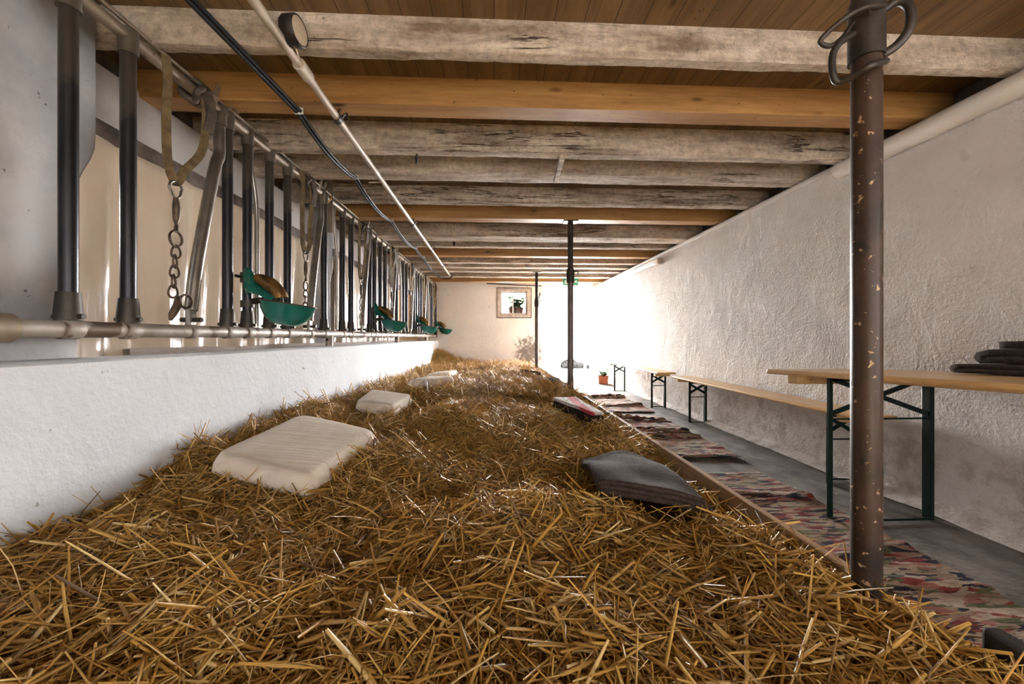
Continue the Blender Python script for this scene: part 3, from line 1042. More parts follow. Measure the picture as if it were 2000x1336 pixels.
# second kind of locking bar: swings from the bottom rail, kinked near its head
sw = MB().tube(smooth_path([(0, 0.0, 0.10), (0, 0.045, 0.36), (0, 0.155, 0.82), (0, 0.192, 0.92), (0, 0.195, 1.0), (0, 0.195, ZT - ZB - 0.06)], 5), 0.0275, 18).build('locking_bar', 'swing', fence, smooth=True)
MB().box((-0.012, -0.022, 0.02), (0.012, 0.022, 0.13)).build('bar_foot', 'swing', sw, bevel=0.006)
MB().tube([(-0.045, 0, 0.055), (0.05, 0, 0.055)], 0.011, 8).build('pivot_bolt', 'iron', sw, smooth=True)
MB().lathe([(0.030, -0.026), (0.034, -0.02), (0.034, 0.02), (0.030, 0.026)], 20, M=Matrix.Rotation(PI / 2, 4, 'X')).build('rail_clamp', 'galv', sw, smooth=True)
MB().lathe([(0.026, -0.08), (0.034, -0.075), (0.036, 0.01), (0.033, 0.028), (0.02, 0.028)], 18, M=Matrix.Translation((0, 0.195, ZT - ZB))).build('bar_head', 'olive_tube', sw, smooth=True)
for q, dy in enumerate((0.14, 0.22)):
    MB().bar((0.012, dy, ZT - ZB + 0.02), (0.03, dy + 0.012, ZT - ZB + 0.105), 0.010, 0.036, up=(0, 1, 0)).build('catch_plate', 'top_rail', sw, bevel=0.003)
MB().tube([(0.02, 0.23, ZT - ZB + 0.03), (0.055, 0.23, ZT - ZB + 0.05), (0.06, 0.25, ZT - ZB + 0.02)], 0.008, 8).build('catch_loop', 'top_rail', sw, smooth=True)
sw.location = fl(1.955, ZB)
for i in range(1, 6):
    o = copy_tree(sw, fence)
    o.location = fl(1.955 + P_ * i, ZB)
rod = MB().tube(smooth_path([(0, 0, 0.04), (0, 0.0, 0.62), (0.0, -0.012, 0.80), (0, -0.055, 0.97), (0, -0.06, ZT - ZB)], 5), 0.0135, 12).build('release_rod', 'swing', fence, smooth=True)
rod.location = fl(2.47, ZB)
for i in range(1, 6):
    o = copy_tree(rod, fence)
    o.location = fl(2.47 + P_ * i, ZB)
# flat bars that hang the fence from the beams, and stubs that stand it on the parapet
for y in (3.50, 5.78, 8.1):
    MB().box(tuple(fl(y - 0.005, ZT - 0.28, -0.02)), tuple(fl(y + 0.005, ZC, 0.03))).build('hanger_bar', 'top_rail', fence, bevel=0.002)
for y in (3.50, 5.78, 8.1):
    st = MB().lathe([(0.03, 0.0), (0.03, 0.10)], 16, M=Matrix.Translation(fl(y, 0.868))).build('foot_stub', 'galv', fence, smooth=True)
    MB().tube([fl(y - 0.05, 0.93), fl(y + 0.05, 0.93)], 0.012, 8).build('stub_bolt', 'iron', st, smooth=True)

# ------------------------------------------------------------------ drinking bowls
def make_bowl():
    r = empty('drinking_bowl')
    # origin: axis of its upright at rail height; +x reaches over the straw
    tilt = Matrix.Translation((0.235, -0.01, 0.165)) @ Matrix.Rotation(math.radians(9), 4, 'Y')
    prof = [(0.03, -0.125), (0.075, -0.118), (0.115, -0.085), (0.140, -0.045), (0.152, 0.0), (0.157, 0.002)]
    inner = [(0.147, -0.002), (0.134, -0.045), (0.108, -0.082), (0.07, -0.110), (0.01, -0.115)]
    MB().lathe(prof + inner, 40, M=tilt, sx=1.0, sy=0.80).build('bowl', 'enamel', r, smooth=True)
    MB().tube([tilt @ Vector((0.155 * math.cos(a), 0.155 * 0.8 * math.sin(a), 0.003)) for a in np.linspace(0, 2 * PI, 40, endpoint=False)], 0.0042, 8, closed=True).build('rim', 'rim', r, smooth=True)
    m = MB()
    m.grid(lambda a, b: (0.02 + 0.17 * a, -0.02 + (0.05 + 0.03 * a) * math.cos(PI * b), 0.255 - 0.085 * a + (0.055 - 0.02 * a) * math.sin(PI * b)), 10, 12)
    m.grid(lambda a, b: (0.02 + 0.17 * a, -0.02 + (0.05 + 0.03 * a) * (1 - 2 * b), 0.255 - 0.085 * a), 10, 12)
    m.build('valve_body', 'enamel', r, smooth=True)
    m = MB().tube(smooth_path([(0.045, -0.03, 0.225), (0.03, -0.034, 0.30), (0.015, -0.03, 0.37)]), [0.034, 0.034, 0.033, 0.032, 0.031, 0.03, 0.03, 0.029, 0.028, 0.026, 0.022, 0.016, 0.010], 14)
    m.build('neck', 'enamel', r, smooth=True)
    m = MB().tube(smooth_path([(0.055, -0.02, 0.318), (0.10, -0.02, 0.300), (0.150, -0.02, 0.268), (0.188, -0.02, 0.222), (0.198, -0.02, 0.195)], 5), [0.020 + 0.022 * math.sin(min(1, k / 12) * PI * 0.6) for k in range(21)], 14)
    m.build('valve_tongue', 'brass', r, smooth=True)
    MB().tube([(0.196, -0.02, 0.205), (0.202, -0.02, 0.165)], 0.014, 12).build('spout', 'black', r, smooth=True)
    cb = MB().lathe([(0.027, 0.29), (0.037, 0.29), (0.037, 0.345), (0.027, 0.345)], 20).build('bracket', 'socket', r, smooth=True)
    for zz in (0.318,):
        MB().tube([(-0.02, -0.075, zz), (0.0, 0.06, zz)], 0.009, 8).build('bracket_bolt', 'iron', cb, smooth=True)
    cb = MB().lathe([(0.027, 0.145), (0.036, 0.145), (0.036, 0.185), (0.027, 0.185)], 20).build('bracket', 'socket', r, smooth=True)
    MB().tube([(0.025, 0, 0.18), (0.11, -0.01, 0.19)], 0.018, 10).build('stay', 'iron', r, smooth=True)
    return r


bowl = make_bowl()
BL = ['green enamel drinking bowl with brass tongue, largest and nearest on the feed fence', 'second green enamel drinking bowl along the feed fence, half as large in view',
      'third green enamel drinking bowl along the feed fence, small in view', 'green enamel drinking bowl at the far end of the fence beside the far wall']
for i in range(4):
    o = bowl if i == 0 else copy_tree(bowl)
    yy = min(2.38 + 2 * P_ * i, YB - 0.14)
    o.location = (xr(yy), yy, ZB)
    tag(o, BL[i], 'drinking bowl', 'green drinking bowls')

# ------------------------------------------------------------------ tethers: strap, snap hook, ring and chain
def link_mesh(w, h, r, rot=0.0):
    m = MB()
    pts = []
    for k in range(20):
        a = 2 * PI * k / 20
        pts.append(Vector((0, w * math.cos(a) * (1.0 - 0.25 * math.sin(a)), h * math.sin(a))))
    return m, pts, r


def ribbon(pts, w, th, side=(1, 0, 0)):
    m = MB()
    pts = [Vector(p) for p in pts]
    vs = []
    for i, p in enumerate(pts):
        d = (pts[min(i + 1, len(pts) - 1)] - pts[max(i - 1, 0)]).normalized()
        sd = Vector(side)
        sd = (sd - d * sd.dot(d)).normalized()
        n = d.cross(sd)
        vs += [p + sd * w / 2 + n * th / 2, p - sd * w / 2 + n * th / 2, p - sd * w / 2 - n * th / 2, p + sd * w / 2 - n * th / 2]
    fs = []
    for i in range(len(pts) - 1):
        for k in range(4):
            fs.append((4 * i + k, 4 * i + (k + 1) % 4, 4 * i + 4 + (k + 1) % 4, 4 * i + 4 + k))
    fs += [(3, 2, 1, 0), tuple(4 * (len(pts) - 1) + k for k in range(4))]
    return m.add(vs, fs)


def make_tether(variant):
    r = empty('cattle_tether')
    rv = random.Random(variant)
    if variant == 0:
        a, b_, zb = 0.0, 0.205, -0.50
    else:
        a, b_, zb = 0.0, 0.10 + 0.05 * rv.random(), -0.42 - 0.16 * rv.random()
    zt = 0.03
    pts = [(0.028, a, zt), (0.034, a + 0.005, -0.05), (0.032, a + 0.0, -0.25), (0.03, a + 0.01, zb + 0.08), (0.03, a + 0.04, zb + 0.01), (0.035, a + 0.06, zb + 0.01), (0.045, a + 0.085, zb + 0.07), (0.045, b_ - 0.02, zb + 0.2), (0.05, b_, -0.15), (0.042, b_ + 0.005, -0.04), (0.028, b_, zt)]
    ribbon(smooth_path(pts, 5), 0.034, 0.005, side=(0.5, 1, 0)).build('strap_band', 'strap', r, smooth=True)
    # leather wound over the rail
    for q, yy in enumerate((b_ - 0.02, b_ + 0.018)):
        MB().tube([(0.042 * math.cos(k) * 1.05, yy + 0.018 * math.sin(3 * k), 0.045 * math.sin(k) - 0.002) for k in np.linspace(0, 2 * PI, 22, endpoint=False)], 0.015, 8, closed=True).build('leather_wrap', 'leather', r, smooth=True)
    ribbon(smooth_path([(0.05, b_ + 0.005, 0.0), (0.062, b_ + 0.02, -0.09), (0.05, b_ + 0.01, -0.19)], 5), 0.045, 0.016, side=(0.3, 1, 0)).build('leather_flap', 'leather', r, smooth=True)
    # buckle ring
    c = Vector((0.033, a + 0.05, zb - 0.03))
    MB().tube([c + Vector((0, 0.032 * math.cos(k) * (1.15 if math.sin(k) > 0 else 0.85), 0.036 * math.sin(k))) for k in np.linspace(0, 2 * PI, 18, endpoint=False)], 0.0055, 8, closed=True).build('buckle', 'swing', r, smooth=True)
    z = zb - 0.065
    MB().tube([c + Vector((0, 0, -0.035)), c + Vector((0, 0.004, -0.075)), c + Vector((0, 0.002, -0.13)), c + Vector((0, 0, -0.15))], [0.010, 0.016, 0.013, 0.006], 10).build('snap_hook', 'chain', r, smooth=True)
    zz = c.z - 0.185
    n_l = 5 if variant == 0 else 4 + rv.randrange(3)
    cy = c.y
    MB().tube([(0.033, cy + 0.003, zz + 0.035), (0.033, cy, zz + 0.005)], [0.006, 0.010], 8).build('swivel', 'chain', r, smooth=True)
    zz -= 0.032
    MB().tube([Vector((0.033, cy + 0.034 * math.cos(k), zz + 0.034 * math.sin(k))) for k in np.linspace(0, 2 * PI, 20, endpoint=False)], 0.0055, 8, closed=True).build('swivel_ring', 'chain', r, smooth=True)
    zz -= 0.034
    base = None
    for k in range(n_l):
        zz -= 0.022
        if base is None:
            base = MB().tube([Vector((0, 0.015 * math.cos(q) * (1 - 0.3 * math.sin(q)), 0.029 * math.sin(q))) for q in np.linspace(0, 2 * PI, 16, endpoint=False)], 0.0045, 7, closed=True).build('chain_link', 'chain', r, smooth=True)
            o = base
        else:
            o = base.copy()
            COL.objects.link(o)
        o.location = (0.033, cy - 0.004 * k, zz)
        o.rotation_euler = (0.1 * (k % 2), 0, 0.25 if k % 2 else -0.9)
        zz -= 0.022
    if variant == 0:
        h = Vector((0.033, cy + 0.02, zz - 0.005))
        MB().tube([h + Vector((0, -0.01 - 0.0, 0.01)), h + Vector((0, -0.01, -0.03)), h + Vector((0, -0.04, -0.075)), h + Vector((0, -0.05, -0.10))], [0.009, 0.017, 0.015, 0.006], 10).build('end_hook', 'chain', r, smooth=True)
        MB().tube([h + Vector((0, 0.035 + 0.033 * math.cos(k), -0.012 + 0.03 * math.sin(k))) for k in np.linspace(0, 2 * PI, 18, endpoint=False)], 0.005, 8, closed=True).build('end_ring', 'chain', r, smooth=True)
    return r


TL = ['largest brown strap with rusty chain, hanging between the second upright and nearest slanted bar', 'brown strap with rusty chain hanging behind the largest green drinking bowl',
      'strap and chain hanging by the third pair of uprights, before the second bowl', 'strap and chain hanging just past the second green drinking bowl', 'strap and chain hanging between the second and third green bowls',
      'strap and chain hanging just past the third green bowl', 'strap and chain at the far end of the feed fence']
for i in range(7):
    o = make_tether(i)
    yy = 1.775 + P_ * i
    o.location = (xr(yy), yy, ZT)
    o.rotation_euler = (0, 0, -SK)
    tag(o, TL[i], 'tether', 'tethers on the feed fence')

o = MB().tube(smooth_path([(xr(3.45) + 0.035 * math.cos(k), 3.45 + 0.02 * math.sin(2 * k), ZT - 0.005 + 0.04 * math.sin(k)) for k in np.linspace(0, 2 * PI, 12, endpoint=False)], 3, True), 0.006, 7, closed=True).build('baling_twine', 'twine', smooth=True)
tag(o, 'loop of orange baling twine tied around the top rail above the big bowl', 'twine')

# ------------------------------------------------------------------ plastic curtains behind the fence, plank on the trough
for i, (ya, yb, lab) in enumerate(((1.70, 4.04, 'cream plastic sheet hanging beside the grey pillar behind the nearest uprights'), (4.46, 6.92, 'cream plastic sheet hanging behind the second green bowl'))):
    m = MB()

    def cf(a, b, ya=ya, yb=yb, i=i):
        y = ya + a * (yb - ya)
        z = 1.835 - b * 1.09
        fold = 0.042 * math.sin(y * 9 + 1.9 * math.sin(y * 3.1) + i) + 0.030 * abs(math.sin(y * 13 + b)) ** 0.6 + 0.008 * math.sin(y * 41 + 3 * b)
        return (-1.745 + fold * (0.25 + 0.75 * b), y, z)
    m.grid(cf, 140, 24)
    o = m.build('plastic_curtain', 'curtain', smooth=True, solid=0.002)
    tag(o, lab, 'curtain', 'plastic sheets of the feed alley')
o = MB().box((-1.80, 7.30, 0.75), (-1.775, YB, 1.90)).build('wood_panel', 'pine_beam')
tag(o, 'upright wooden panel closing the feed alley near the far wall', 'panel')
m = MB()
m.grid(lambda a, b: (lambda y: [(-1.665, y, 0.70), (-1.665, y, 0.885 + 0.012 * vn(y * 4, 5)), (-1.635, y, 0.888 + 0.012 * vn(y * 4, 5)), (-1.635, y, 0.70)][round(b * 3)])(1.87 + a * 7.5), 120, 4)
o = m.build('trough_plank', 'grey_plank', solid=0.003)
tag(o, 'weathered grey plank set on edge behind the white parapet, under the bottom rail', 'plank')

# ------------------------------------------------------------------ vacuum pipe under the beams
pt = empty('milk_pipe', (-0.833, 4.0, 2.12))
tag(pt, 'long cream painted pipe running under the ceiling beams above the straw', 'pipe')


def pl(y, dx=0.0, dz=0.0):
    return Vector((dx, y - 4.0, dz))


MB().tube([pl(-2.2), pl(7.6)], 0.0185, 18).build('pipe', 'pale_pipe', pt, smooth=True)
MB().tube([pl(1.745), pl(1.835)], 0.027, 18).build('pipe_coupling', 'pale_pipe', pt, smooth=True)
for y in (2.17, 4.15, 5.36, 6.55, 7.45):
    c = MB().lathe([(0.019, -0.02), (0.024, -0.02), (0.024, 0.02), (0.019, 0.02)], 16, M=Matrix.Translation(pl(y)) @ Matrix.Rotation(PI / 2, 4, 'X')).build('pipe_clamp', 'iron', pt, smooth=True)
    MB().tube([pl(y, 0.0, 0.02), pl(y, 0.012, ZW - 2.12)], 0.007, 8).build('clamp_rod', 'iron', c, smooth=True)
    MB().tube(smooth_path([pl(y, 0.022, 0.0), pl(y, 0.045, 0.028), pl(y, 0.05, 0.01), pl(y, 0.06, -0.012)], 4), 0.005, 7).build('clamp_screw', 'iron', c, smooth=True)
for y in (3.05, 4.95):
    MB().tube([pl(y, 0.0, 0.0), pl(y - 0.02, -0.10, -0.012)], 0.004, 6).build('pipe_pin', 'pale_pipe', pt, smooth=True)
# round gauge above the pipe
gp = at(574, 61, 1.585)
g = empty('pressure_gauge', gp)
tag(g, 'round dark gauge with cream face mounted above the cream pipe', 'gauge')
GM = Matrix.Rotation(math.radians(-52 + 44), 4, 'Z') @ Matrix.Rotation(PI / 2, 4, 'Y') 
MB().lathe([(0.0, -0.03), (0.052, -0.03), (0.058, -0.02), (0.058, 0.022), (0.055, 0.026), (0.050, 0.026)], 32, M=GM, cap=False).build('gauge_case', 'iron', g, smooth=True)
MB().lathe([(0.0, 0.0245), (0.051, 0.0245), (0.051, 0.020)], 32, M=GM, cap=False).build('gauge_face', 'dial', g, smooth=True)
MB().tube([(0, 0, -0.05), tuple(Vector((-0.833 + 0.0, 1.74, 2.135)) - gp)], 0.009, 10).build('gauge_stem', 'brass', g, smooth=True)

# ------------------------------------------------------------------ black cable clipped beam to beam
cb = empty('ceiling_cable', (-1.08, 4.0, 2.15))
tag(cb, 'black double cable looping from beam to beam beside the cream pipe', 'cable')
clips = [(-1.15, 0.5), (-1.055, 2.17), (-1.06, 3.05), (-1.075, 4.16), (-1.07, 5.43), (-1.08, 6.05), (-1.08, 7.40), (-1.07, 8.13)]
path = []
for (xa, ya), (xb, yb) in zip(clips[:-1], clips[1:]):
    n = max(5, int((yb - ya) * 10))
    sag = 0.055 * min(1.0, (yb - ya)) ** 2 if ya > 1 else 0.0
    for k in range(n):
        u = k / n
        path.append(Vector((xa + (xb - xa) * u + 0.01, ya + (yb - ya) * u - 4.0, -0.002 - 4 * sag * u * (1 - u))) - Vector((-1.08, 0, 0)))
path.append(Vector((0.01, 8.13 - 4.0, -0.002)))
path += [Vector((0.10, 8.11 - 4.0, -0.02)), Vector((0.20, 8.05 - 4, -0.025)), Vector((0.26, 7.8 - 4, -0.02))]
MB().tube(path, 0.0105, 10).build('cable_strand', 'cable', cb, smooth=True)
MB().tube([p + Vector((0.021, 0, 0.002)) for p in path], 0.0085, 10).build('cable_strand', 'cable', cb, smooth=True)
for xa, ya in clips[1:]:
    MB().box((xa + 1.08 - 0.002, ya - 4.0 - 0.006, -0.013), (xa + 1.08 + 0.043, ya - 4.0 + 0.006, 0.022)).build('cable_clip', 'white_clip', cb, bevel=0.003)

# ------------------------------------------------------------------ small things on the beams
pa, pb = at(1097, 301, 2.60), at(1084, 346, 2.98)
m = MB().bar((pa.x, 2.56, 2.118), (pa.x + 0.035, 3.05, 2.150), 0.034, 0.03)
tag(m.build('wooden_peg', 'white_beam', bevel=0.004), 'short limewashed stick bridging two beams above the middle of the room', 'stick')
hp = at(812, 312, 2.62)
m = MB().tube(smooth_path([(hp.x, 2.66, 2.15), (hp.x, 2.66, 2.11), (hp.x + 0.01, 2.62, 2.085), (hp.x + 0.02, 2.59, 2.10), (hp.x + 0.02, 2.58, 2.125)], 5), 0.007, 8)
tag(m.build('iron_hook', 'iron', smooth=True), 'small iron hook under the third beam beside the cream pipe', 'hook')
hp = at(885, 473, 5.2)
m = MB().box((hp.x - 0.015, 5.36, 2.19), (hp.x + 0.015, 5.372, 2.26)).box((hp.x - 0.015, 5.33, 2.17), (hp.x + 0.015, 5.37, 2.195))
tag(m.build('beam_clip', 'black'), 'small black clip on the face of a white beam deep in the room', 'clip')

# ------------------------------------------------------------------ tube and trunking along the top of the aisle wall
m = MB().tube([(XW - 0.035, -2.2, 2.085), (XW - 0.035, 2.62, 2.085)], 0.055, 24)
tag(m.build('wall_duct', 'white_tube', smooth=True), 'fat off-white tube along the top of the aisle wall, ending behind the nearest pole', 'pipe')
m = MB().box((XW - 0.022, 2.63, 2.112), (XW + 0.004, 8.9, 2.142))
tag(m.build('cable_trunking', 'white_tube', bevel=0.004), 'thin white trunking along the top of the aisle wall beyond the fat tube', 'trunking')
lt = empty('tube_lamp', (XW - 0.045, 6.2, 2.03))
tag(lt, 'unlit white tube lamp high on the aisle wall near the doorway', 'lamp')
MB().tube([(0, -0.55, 0), (0, 0.75, 0)], 0.024, 16).build('lamp_tube', 'white_tube', lt, smooth=True)
MB().box((-0.035, -0.65, -0.04), (0.04, -0.53, 0.045)).build('end_cap', 'pale_pipe', lt, bevel=0.008)
MB().box((-0.02, -0.5, 0.015), (0.045, 0.7, 0.05)).build('lamp_base', 'white_tube', lt, bevel=0.004)

# ------------------------------------------------------------------ far window, its plant, door details
wn_ = MB().box((WX0 + 0.004, YB - 0.01, WZ0 + 0.004), (WX1 - 0.004, YB + 0.01, WZ0 + 0.055))
win = tag(MB().build('window_1', 'frame_paint'), kind='structure')


def frame(x0, x1, z0, z1, wl, wr_, wb, wt, ya, yb):
    return MB().box((x0, ya, z0), (x0 + wl, yb, z1)).box((x1 - wr_, ya, z0), (x1, yb, z1)).box((x0 + wl, ya, z0), (x1 - wr_, yb, z0 + wb)).box((x0 + wl, ya, z1 - wt), (x1 - wr_, yb, z1))


frame(WX0 + 0.012, WX1 - 0.012, WZ0 + 0.012, WZ1 - 0.012, 0.07, 0.085, 0.065, 0.07, YB - 0.004, YB + 0.09).build('window_frame', 'frame_paint', win, bevel=0.004)
frame(WX0 - 0.004, WX1 + 0.004, WZ0 - 0.004, WZ1 + 0.004, 0.018, 0.018, 0.018, 0.018, YB - 0.008, YB + 0.12).build('shadow_gap_edge', 'batten', win)  # thin dark frame standing for the shadow gap round the window
frame(WX0 + 0.082, WX1 - 0.097, WZ0 + 0.077, WZ1 - 0.082, 0.04, 0.04, 0.045, 0.04, YB + 0.05, YB + 0.10).build('casement', 'frame_paint', win, bevel=0.004)
MB().box((0.452, YB + 0.055, WZ0 + 0.1), (0.478, YB + 0.09, WZ1 - 0.1)).build('mullion', 'frame_paint', win, bevel=0.003)
MB().box((WX0 + 0.1, YB + 0.07, WZ0 + 0.1), (WX1 - 0.12, YB + 0.074, WZ1 - 0.1)).build('pane', 'glass', win)
MB().box((WX0, YB + 0.10, WZ0), (WX1, YB + 0.36, WZ0 + 0.118)).build('window_sill', 'back', win)


def leaf_blade(m, base, d, L, wd, droop):
    d = Vector(d).normalized()
    sd = d.cross(Vector((0, 0, 1)))
    if sd.length < 0.05:
        sd = Vector((1, 0, 0))
    sd.normalize()
    vs, fs = [], []
    for k in range(5):
        u = k / 4
        c = Vector(base) + d * L * u + Vector((0, 0, -droop * u * u))
        ww = wd * math.sin(PI * (0.08 + 0.9 * u)) / 2
        vs += [c - sd * ww + Vector((0, 0, 0.1 * ww)), c, c + sd * ww + Vector((0, 0, 0.1 * ww))]
    for k in range(4):
        fs += [(3 * k, 3 * k + 1, 3 * k + 4, 3 * k + 3), (3 * k + 1, 3 * k + 2, 3 * k + 5, 3 * k + 4)]
    m.add(vs, fs)


def plant(name, loc, label, box, hgt, spread, nst, seed, pot='terracotta', leafm='leaf'):
    rv = random.Random(seed)
    r = empty(name, loc)
    tag(r, label, 'plant')
    if box:
        m = MB()
        hx, hy, hz = box
        outer = [(-hx * 0.88, -hy * 0.85, 0), (hx * 0.88, -hy * 0.85, 0), (hx * 0.88, hy * 0.85, 0), (-hx * 0.88, hy * 0.85, 0)]
        top = [(-hx, -hy, hz), (hx, -hy, hz), (hx, hy, hz), (-hx, hy, hz)]
        tin = [(x * 0.9, y * 0.85, hz) for x, y, _ in top]
        low = [(x * 0.9, y * 0.85, hz * 0.8) for x, y, _ in top]
        vs = outer + top + tin + low
        fs = [(3, 2, 1, 0)] + [(a + k, a + (k + 1) % 4, a + 4 + (k + 1) % 4, a + 4 + k) for a in (0, 4, 8) for k in range(4)] + [(12, 13, 14, 15)]
        m.add(vs, fs)
        m.build('planter', pot, r, bevel=0.004)
        z0 = hz * 0.8
    st, lf = MB(), MB()
    for k in range(nst):
        bx, by = rv.uniform(-0.5, 0.5) * (box[0] if box else 0.05), rv.uniform(-0.4, 0.4) * (box[1] if box else 0.05)
        ang = rv.uniform(0, 2 * PI)
        hh = hgt * rv.uniform(0.6, 1.0)
        top = Vector((bx + spread * 0.5 * math.cos(ang), by + spread * 0.3 * math.sin(ang), z0 + hh))
        st.tube(smooth_path([(bx, by, z0), ((bx + top.x) / 2 - 0.01, by, z0 + hh * 0.55), top], 3), 0.004, 6)
        for q in range(9):
            u = 0.08 + 0.92 * q / 8
            p = Vector((bx, by, z0)).lerp(top, u)
            a2 = rv.uniform(0, 2 * PI)
            leaf_blade(lf, p, (math.cos(a2), math.sin(a2), rv.uniform(0.1, 0.7)), spread * rv.uniform(0.3, 0.55), spread * 0.28, spread * 0.12)
    st.build('stem', leafm, r, smooth=True)
    lf.build('foliage', leafm, r, smooth=True)
    return r


plant('window_plant', (0.545, YB + 0.22, WZ0 + 0.118), 'leafy green plant in a terracotta box behind the small far window', (0.18, 0.08, 0.145), 0.30, 0.32, 24, 3, 'pot_out', 'leaf_out')
plant('potted_plant', (2.22, 8.05, 0.0), 'small green plant in a terracotta pot by the wall near the doorway', (0.105, 0.10, 0.17), 0.19, 0.24, 10, 5)

m = MB().tube([(-0.16, YB - 0.03, 2.215), (0.45, YB - 0.035, 2.19), (1.14, YB - 0.03, 2.165)], 0.012, 8)
tag(m.build('thin_pipe', 'iron', smooth=True), 'thin dark pipe along the top of the far wall over the window', 'pipe')
cd = empty('hanging_lead', (1.07, YB - 0.03, 1.1))
tag(cd, 'grey lead with a white socket hanging beside the doorway', 'cable')
MB().tube(smooth_path([(0.02, 0, 0.90), (0.04, 0, 0.86), (0.0, 0, 0.75), (-0.005, 0, 0.4), (-0.01, 0, 0.02)], 5), 0.018, 8).build('lead', 'prop', cd, smooth=True)
MB().box((-0.03, -0.02, -0.05), (0.02, 0.02, 0.03)).build('socket_end', 'white_clip', cd, bevel=0.006)

# green escape sign under the last beam
sg = empty('exit_sign', (1.70, 8.737, 2.175))
tag(sg, 'green emergency exit sign with white running figure over the doorway', 'sign')
MB().box((-0.17, 0, -0.08), (0.17, 0.022, 0.085)).build('sign_panel', 'sign_green', sg, bevel=0.003)


def poly(pts, y, th=0.003):
    m = MB()
    n = len(pts)
    m.add([(x, y, z) for x, z in pts] + [(x, y - th, z) for x, z in pts], [tuple(range(n)), tuple(reversed(range(n, 2 * n)))] + [(k, (k + 1) % n, n + (k + 1) % n, n + k) for k in range(n)])
    return m


pic = MB()
for src in (poly([(-0.135, 0.015), (-0.09, 0.03), (-0.07, 0.005), (-0.045, 0.0), (-0.045, -0.012), (-0.078, -0.008), (-0.09, 0.004), (-0.08, -0.03), (-0.06, -0.065), (-0.075, -0.068), (-0.096, -0.034), (-0.115, -0.045), (-0.145, -0.045), (-0.145, -0.032), (-0.118, -0.031), (-0.105, 0.01), (-0.135, 0.0)], -0.0005),
            poly([(-0.085 + 0.014 * math.cos(a), 0.045 + 0.014 * math.sin(a)) for a in np.linspace(0, 2 * PI, 12, endpoint=False)], -0.0005),
            poly([(0.0, -0.065), (0.0, 0.065), (0.06, 0.065), (0.06, -0.065)], -0.0005),
            poly([(0.15, 0.0), (0.115, 0.035), (0.115, 0.012), (0.075, 0.012), (0.075, -0.012), (0.115, -0.012), (0.115, -0.035)], -0.0005)):
    pic.add(src.v, src.f)
pic.build('pictogram', 'sign_white', sg)

# things in the yard
m = MB()
m.grid(lambda a, b: (2.03 + 0.66 * a + 0.03 * vn(b * 4, 3), 12.0 + 0.13 * math.cos(2 * PI * b), -0.01 + (0.09 + 0.06 * math.sin(PI * min(1, a * 1.3)) + 0.02 * vn(a * 9, b * 5)) * (1 + math.sin(2 * PI * b))), 24, 16)
o = m.build('stone_block', 'stone', smooth=True)
tag(o, 'low rough grey stone lying in the bright yard outside the doorway', 'stone')
yp = empty('watering_can', (2.86, 11.95, -0.02))
tag(yp, 'small dark can standing in the yard beside the grey stone', 'can')
MB().lathe([(0.055, 0.0), (0.06, 0.01), (0.055, 0.10), (0.05, 0.12)], 16).build('can_body', 'stone', yp, smooth=True)
MB().tube(smooth_path([(0.05, 0, 0.11), (0.02, 0, 0.17), (-0.05, 0, 0.15), (-0.055, 0, 0.10)], 4), 0.010, 8).build('can_handle', 'stone', yp, smooth=True)

# ------------------------------------------------------------------ seat cushions on the straw
def cushion(poly4, label, th=0.088):
    cx, cy = sum(p[0] for p in poly4) / 4, sum(p[1] for p in poly4) / 4
    zs = [Hs(*p) for p in poly4]
    A = np.array([[p[0] - cx, p[1] - cy, 1] for p in poly4])
    px_, py_, pc = np.linalg.lstsq(A, np.array(zs), rcond=None)[0]
    r_ = 0.034
    nu, nv = 22, 28
    prof = [(0.0, 0.0), (0.35, 0.06), (0.75, 0.3), (0.95, 0.5), (1.0, 0.62), (0.93, 0.8), (0.7, 0.94), (0.35, 1.0)]
    m = MB()

    def pt(a, b):
        (x0, y0), (x1, y1), (x2, y2), (x3, y3) = poly4
        x = (x0 * (1 - a) + x1 * a) * (1 - b) + (x3 * (1 - a) + x2 * a) * b
        y = (y0 * (1 - a) + y1 * a) * (1 - b) + (y3 * (1 - a) + y2 * a) * b
        return x - cx, y - cy

    # closed shell: rounded square rings from bottom centre to top centre
    n = 64
    rings = []
    levels = [(0.0, 0.012), (0.5, 0.006), (0.88, 0.0), (0.97, 0.006), (0.997, 0.018), (1.0, 0.030), (0.985, 0.050), (0.955, 0.070), (0.925, 0.084), (0.89, 0.091), (0.80, 0.094), (0.6, 0.096), (0.4, 0.097), (0.2, 0.097), (0.0, 0.097)]
    vs, fs = [], []
    for s, z in levels:
        for k in range(n):
            an = 2 * PI * k / n
            ca, sa = math.cos(an), math.sin(an)
            e = 0.17
            ux = math.copysign(abs(ca) ** e, ca)
            uy = math.copysign(abs(sa) ** e, sa)
            x, y = pt(0.5 + 0.5 * ux * s, 0.5 + 0.5 * uy * s)
            zz = z * th / 0.095 + px_ * x + py_ * y + pc + (0.03 if cy < 2.5 else 0.045 if cy < 4 else 0.085)
            zz += 0.004 * (vn(x * 9 + 5, y * 14 + 3, 8) - 0.5) * (1 if z > 0.05 else 0)
            vs.append((x, y, zz - pc))
    for i in range(len(levels) - 1):
        for k in range(n):
            fs.append((i * n + k, i * n + (k + 1) % n, (i + 1) * n + (k + 1) % n, (i + 1) * n + k))
    m.add(vs, fs)
    o = m.build('seat_cushion', 'cotton', smooth=True)
    o.location = (cx, cy, pc)
    tag(o, label, 'cushion', 'cotton cushions along the parapet')
    return o


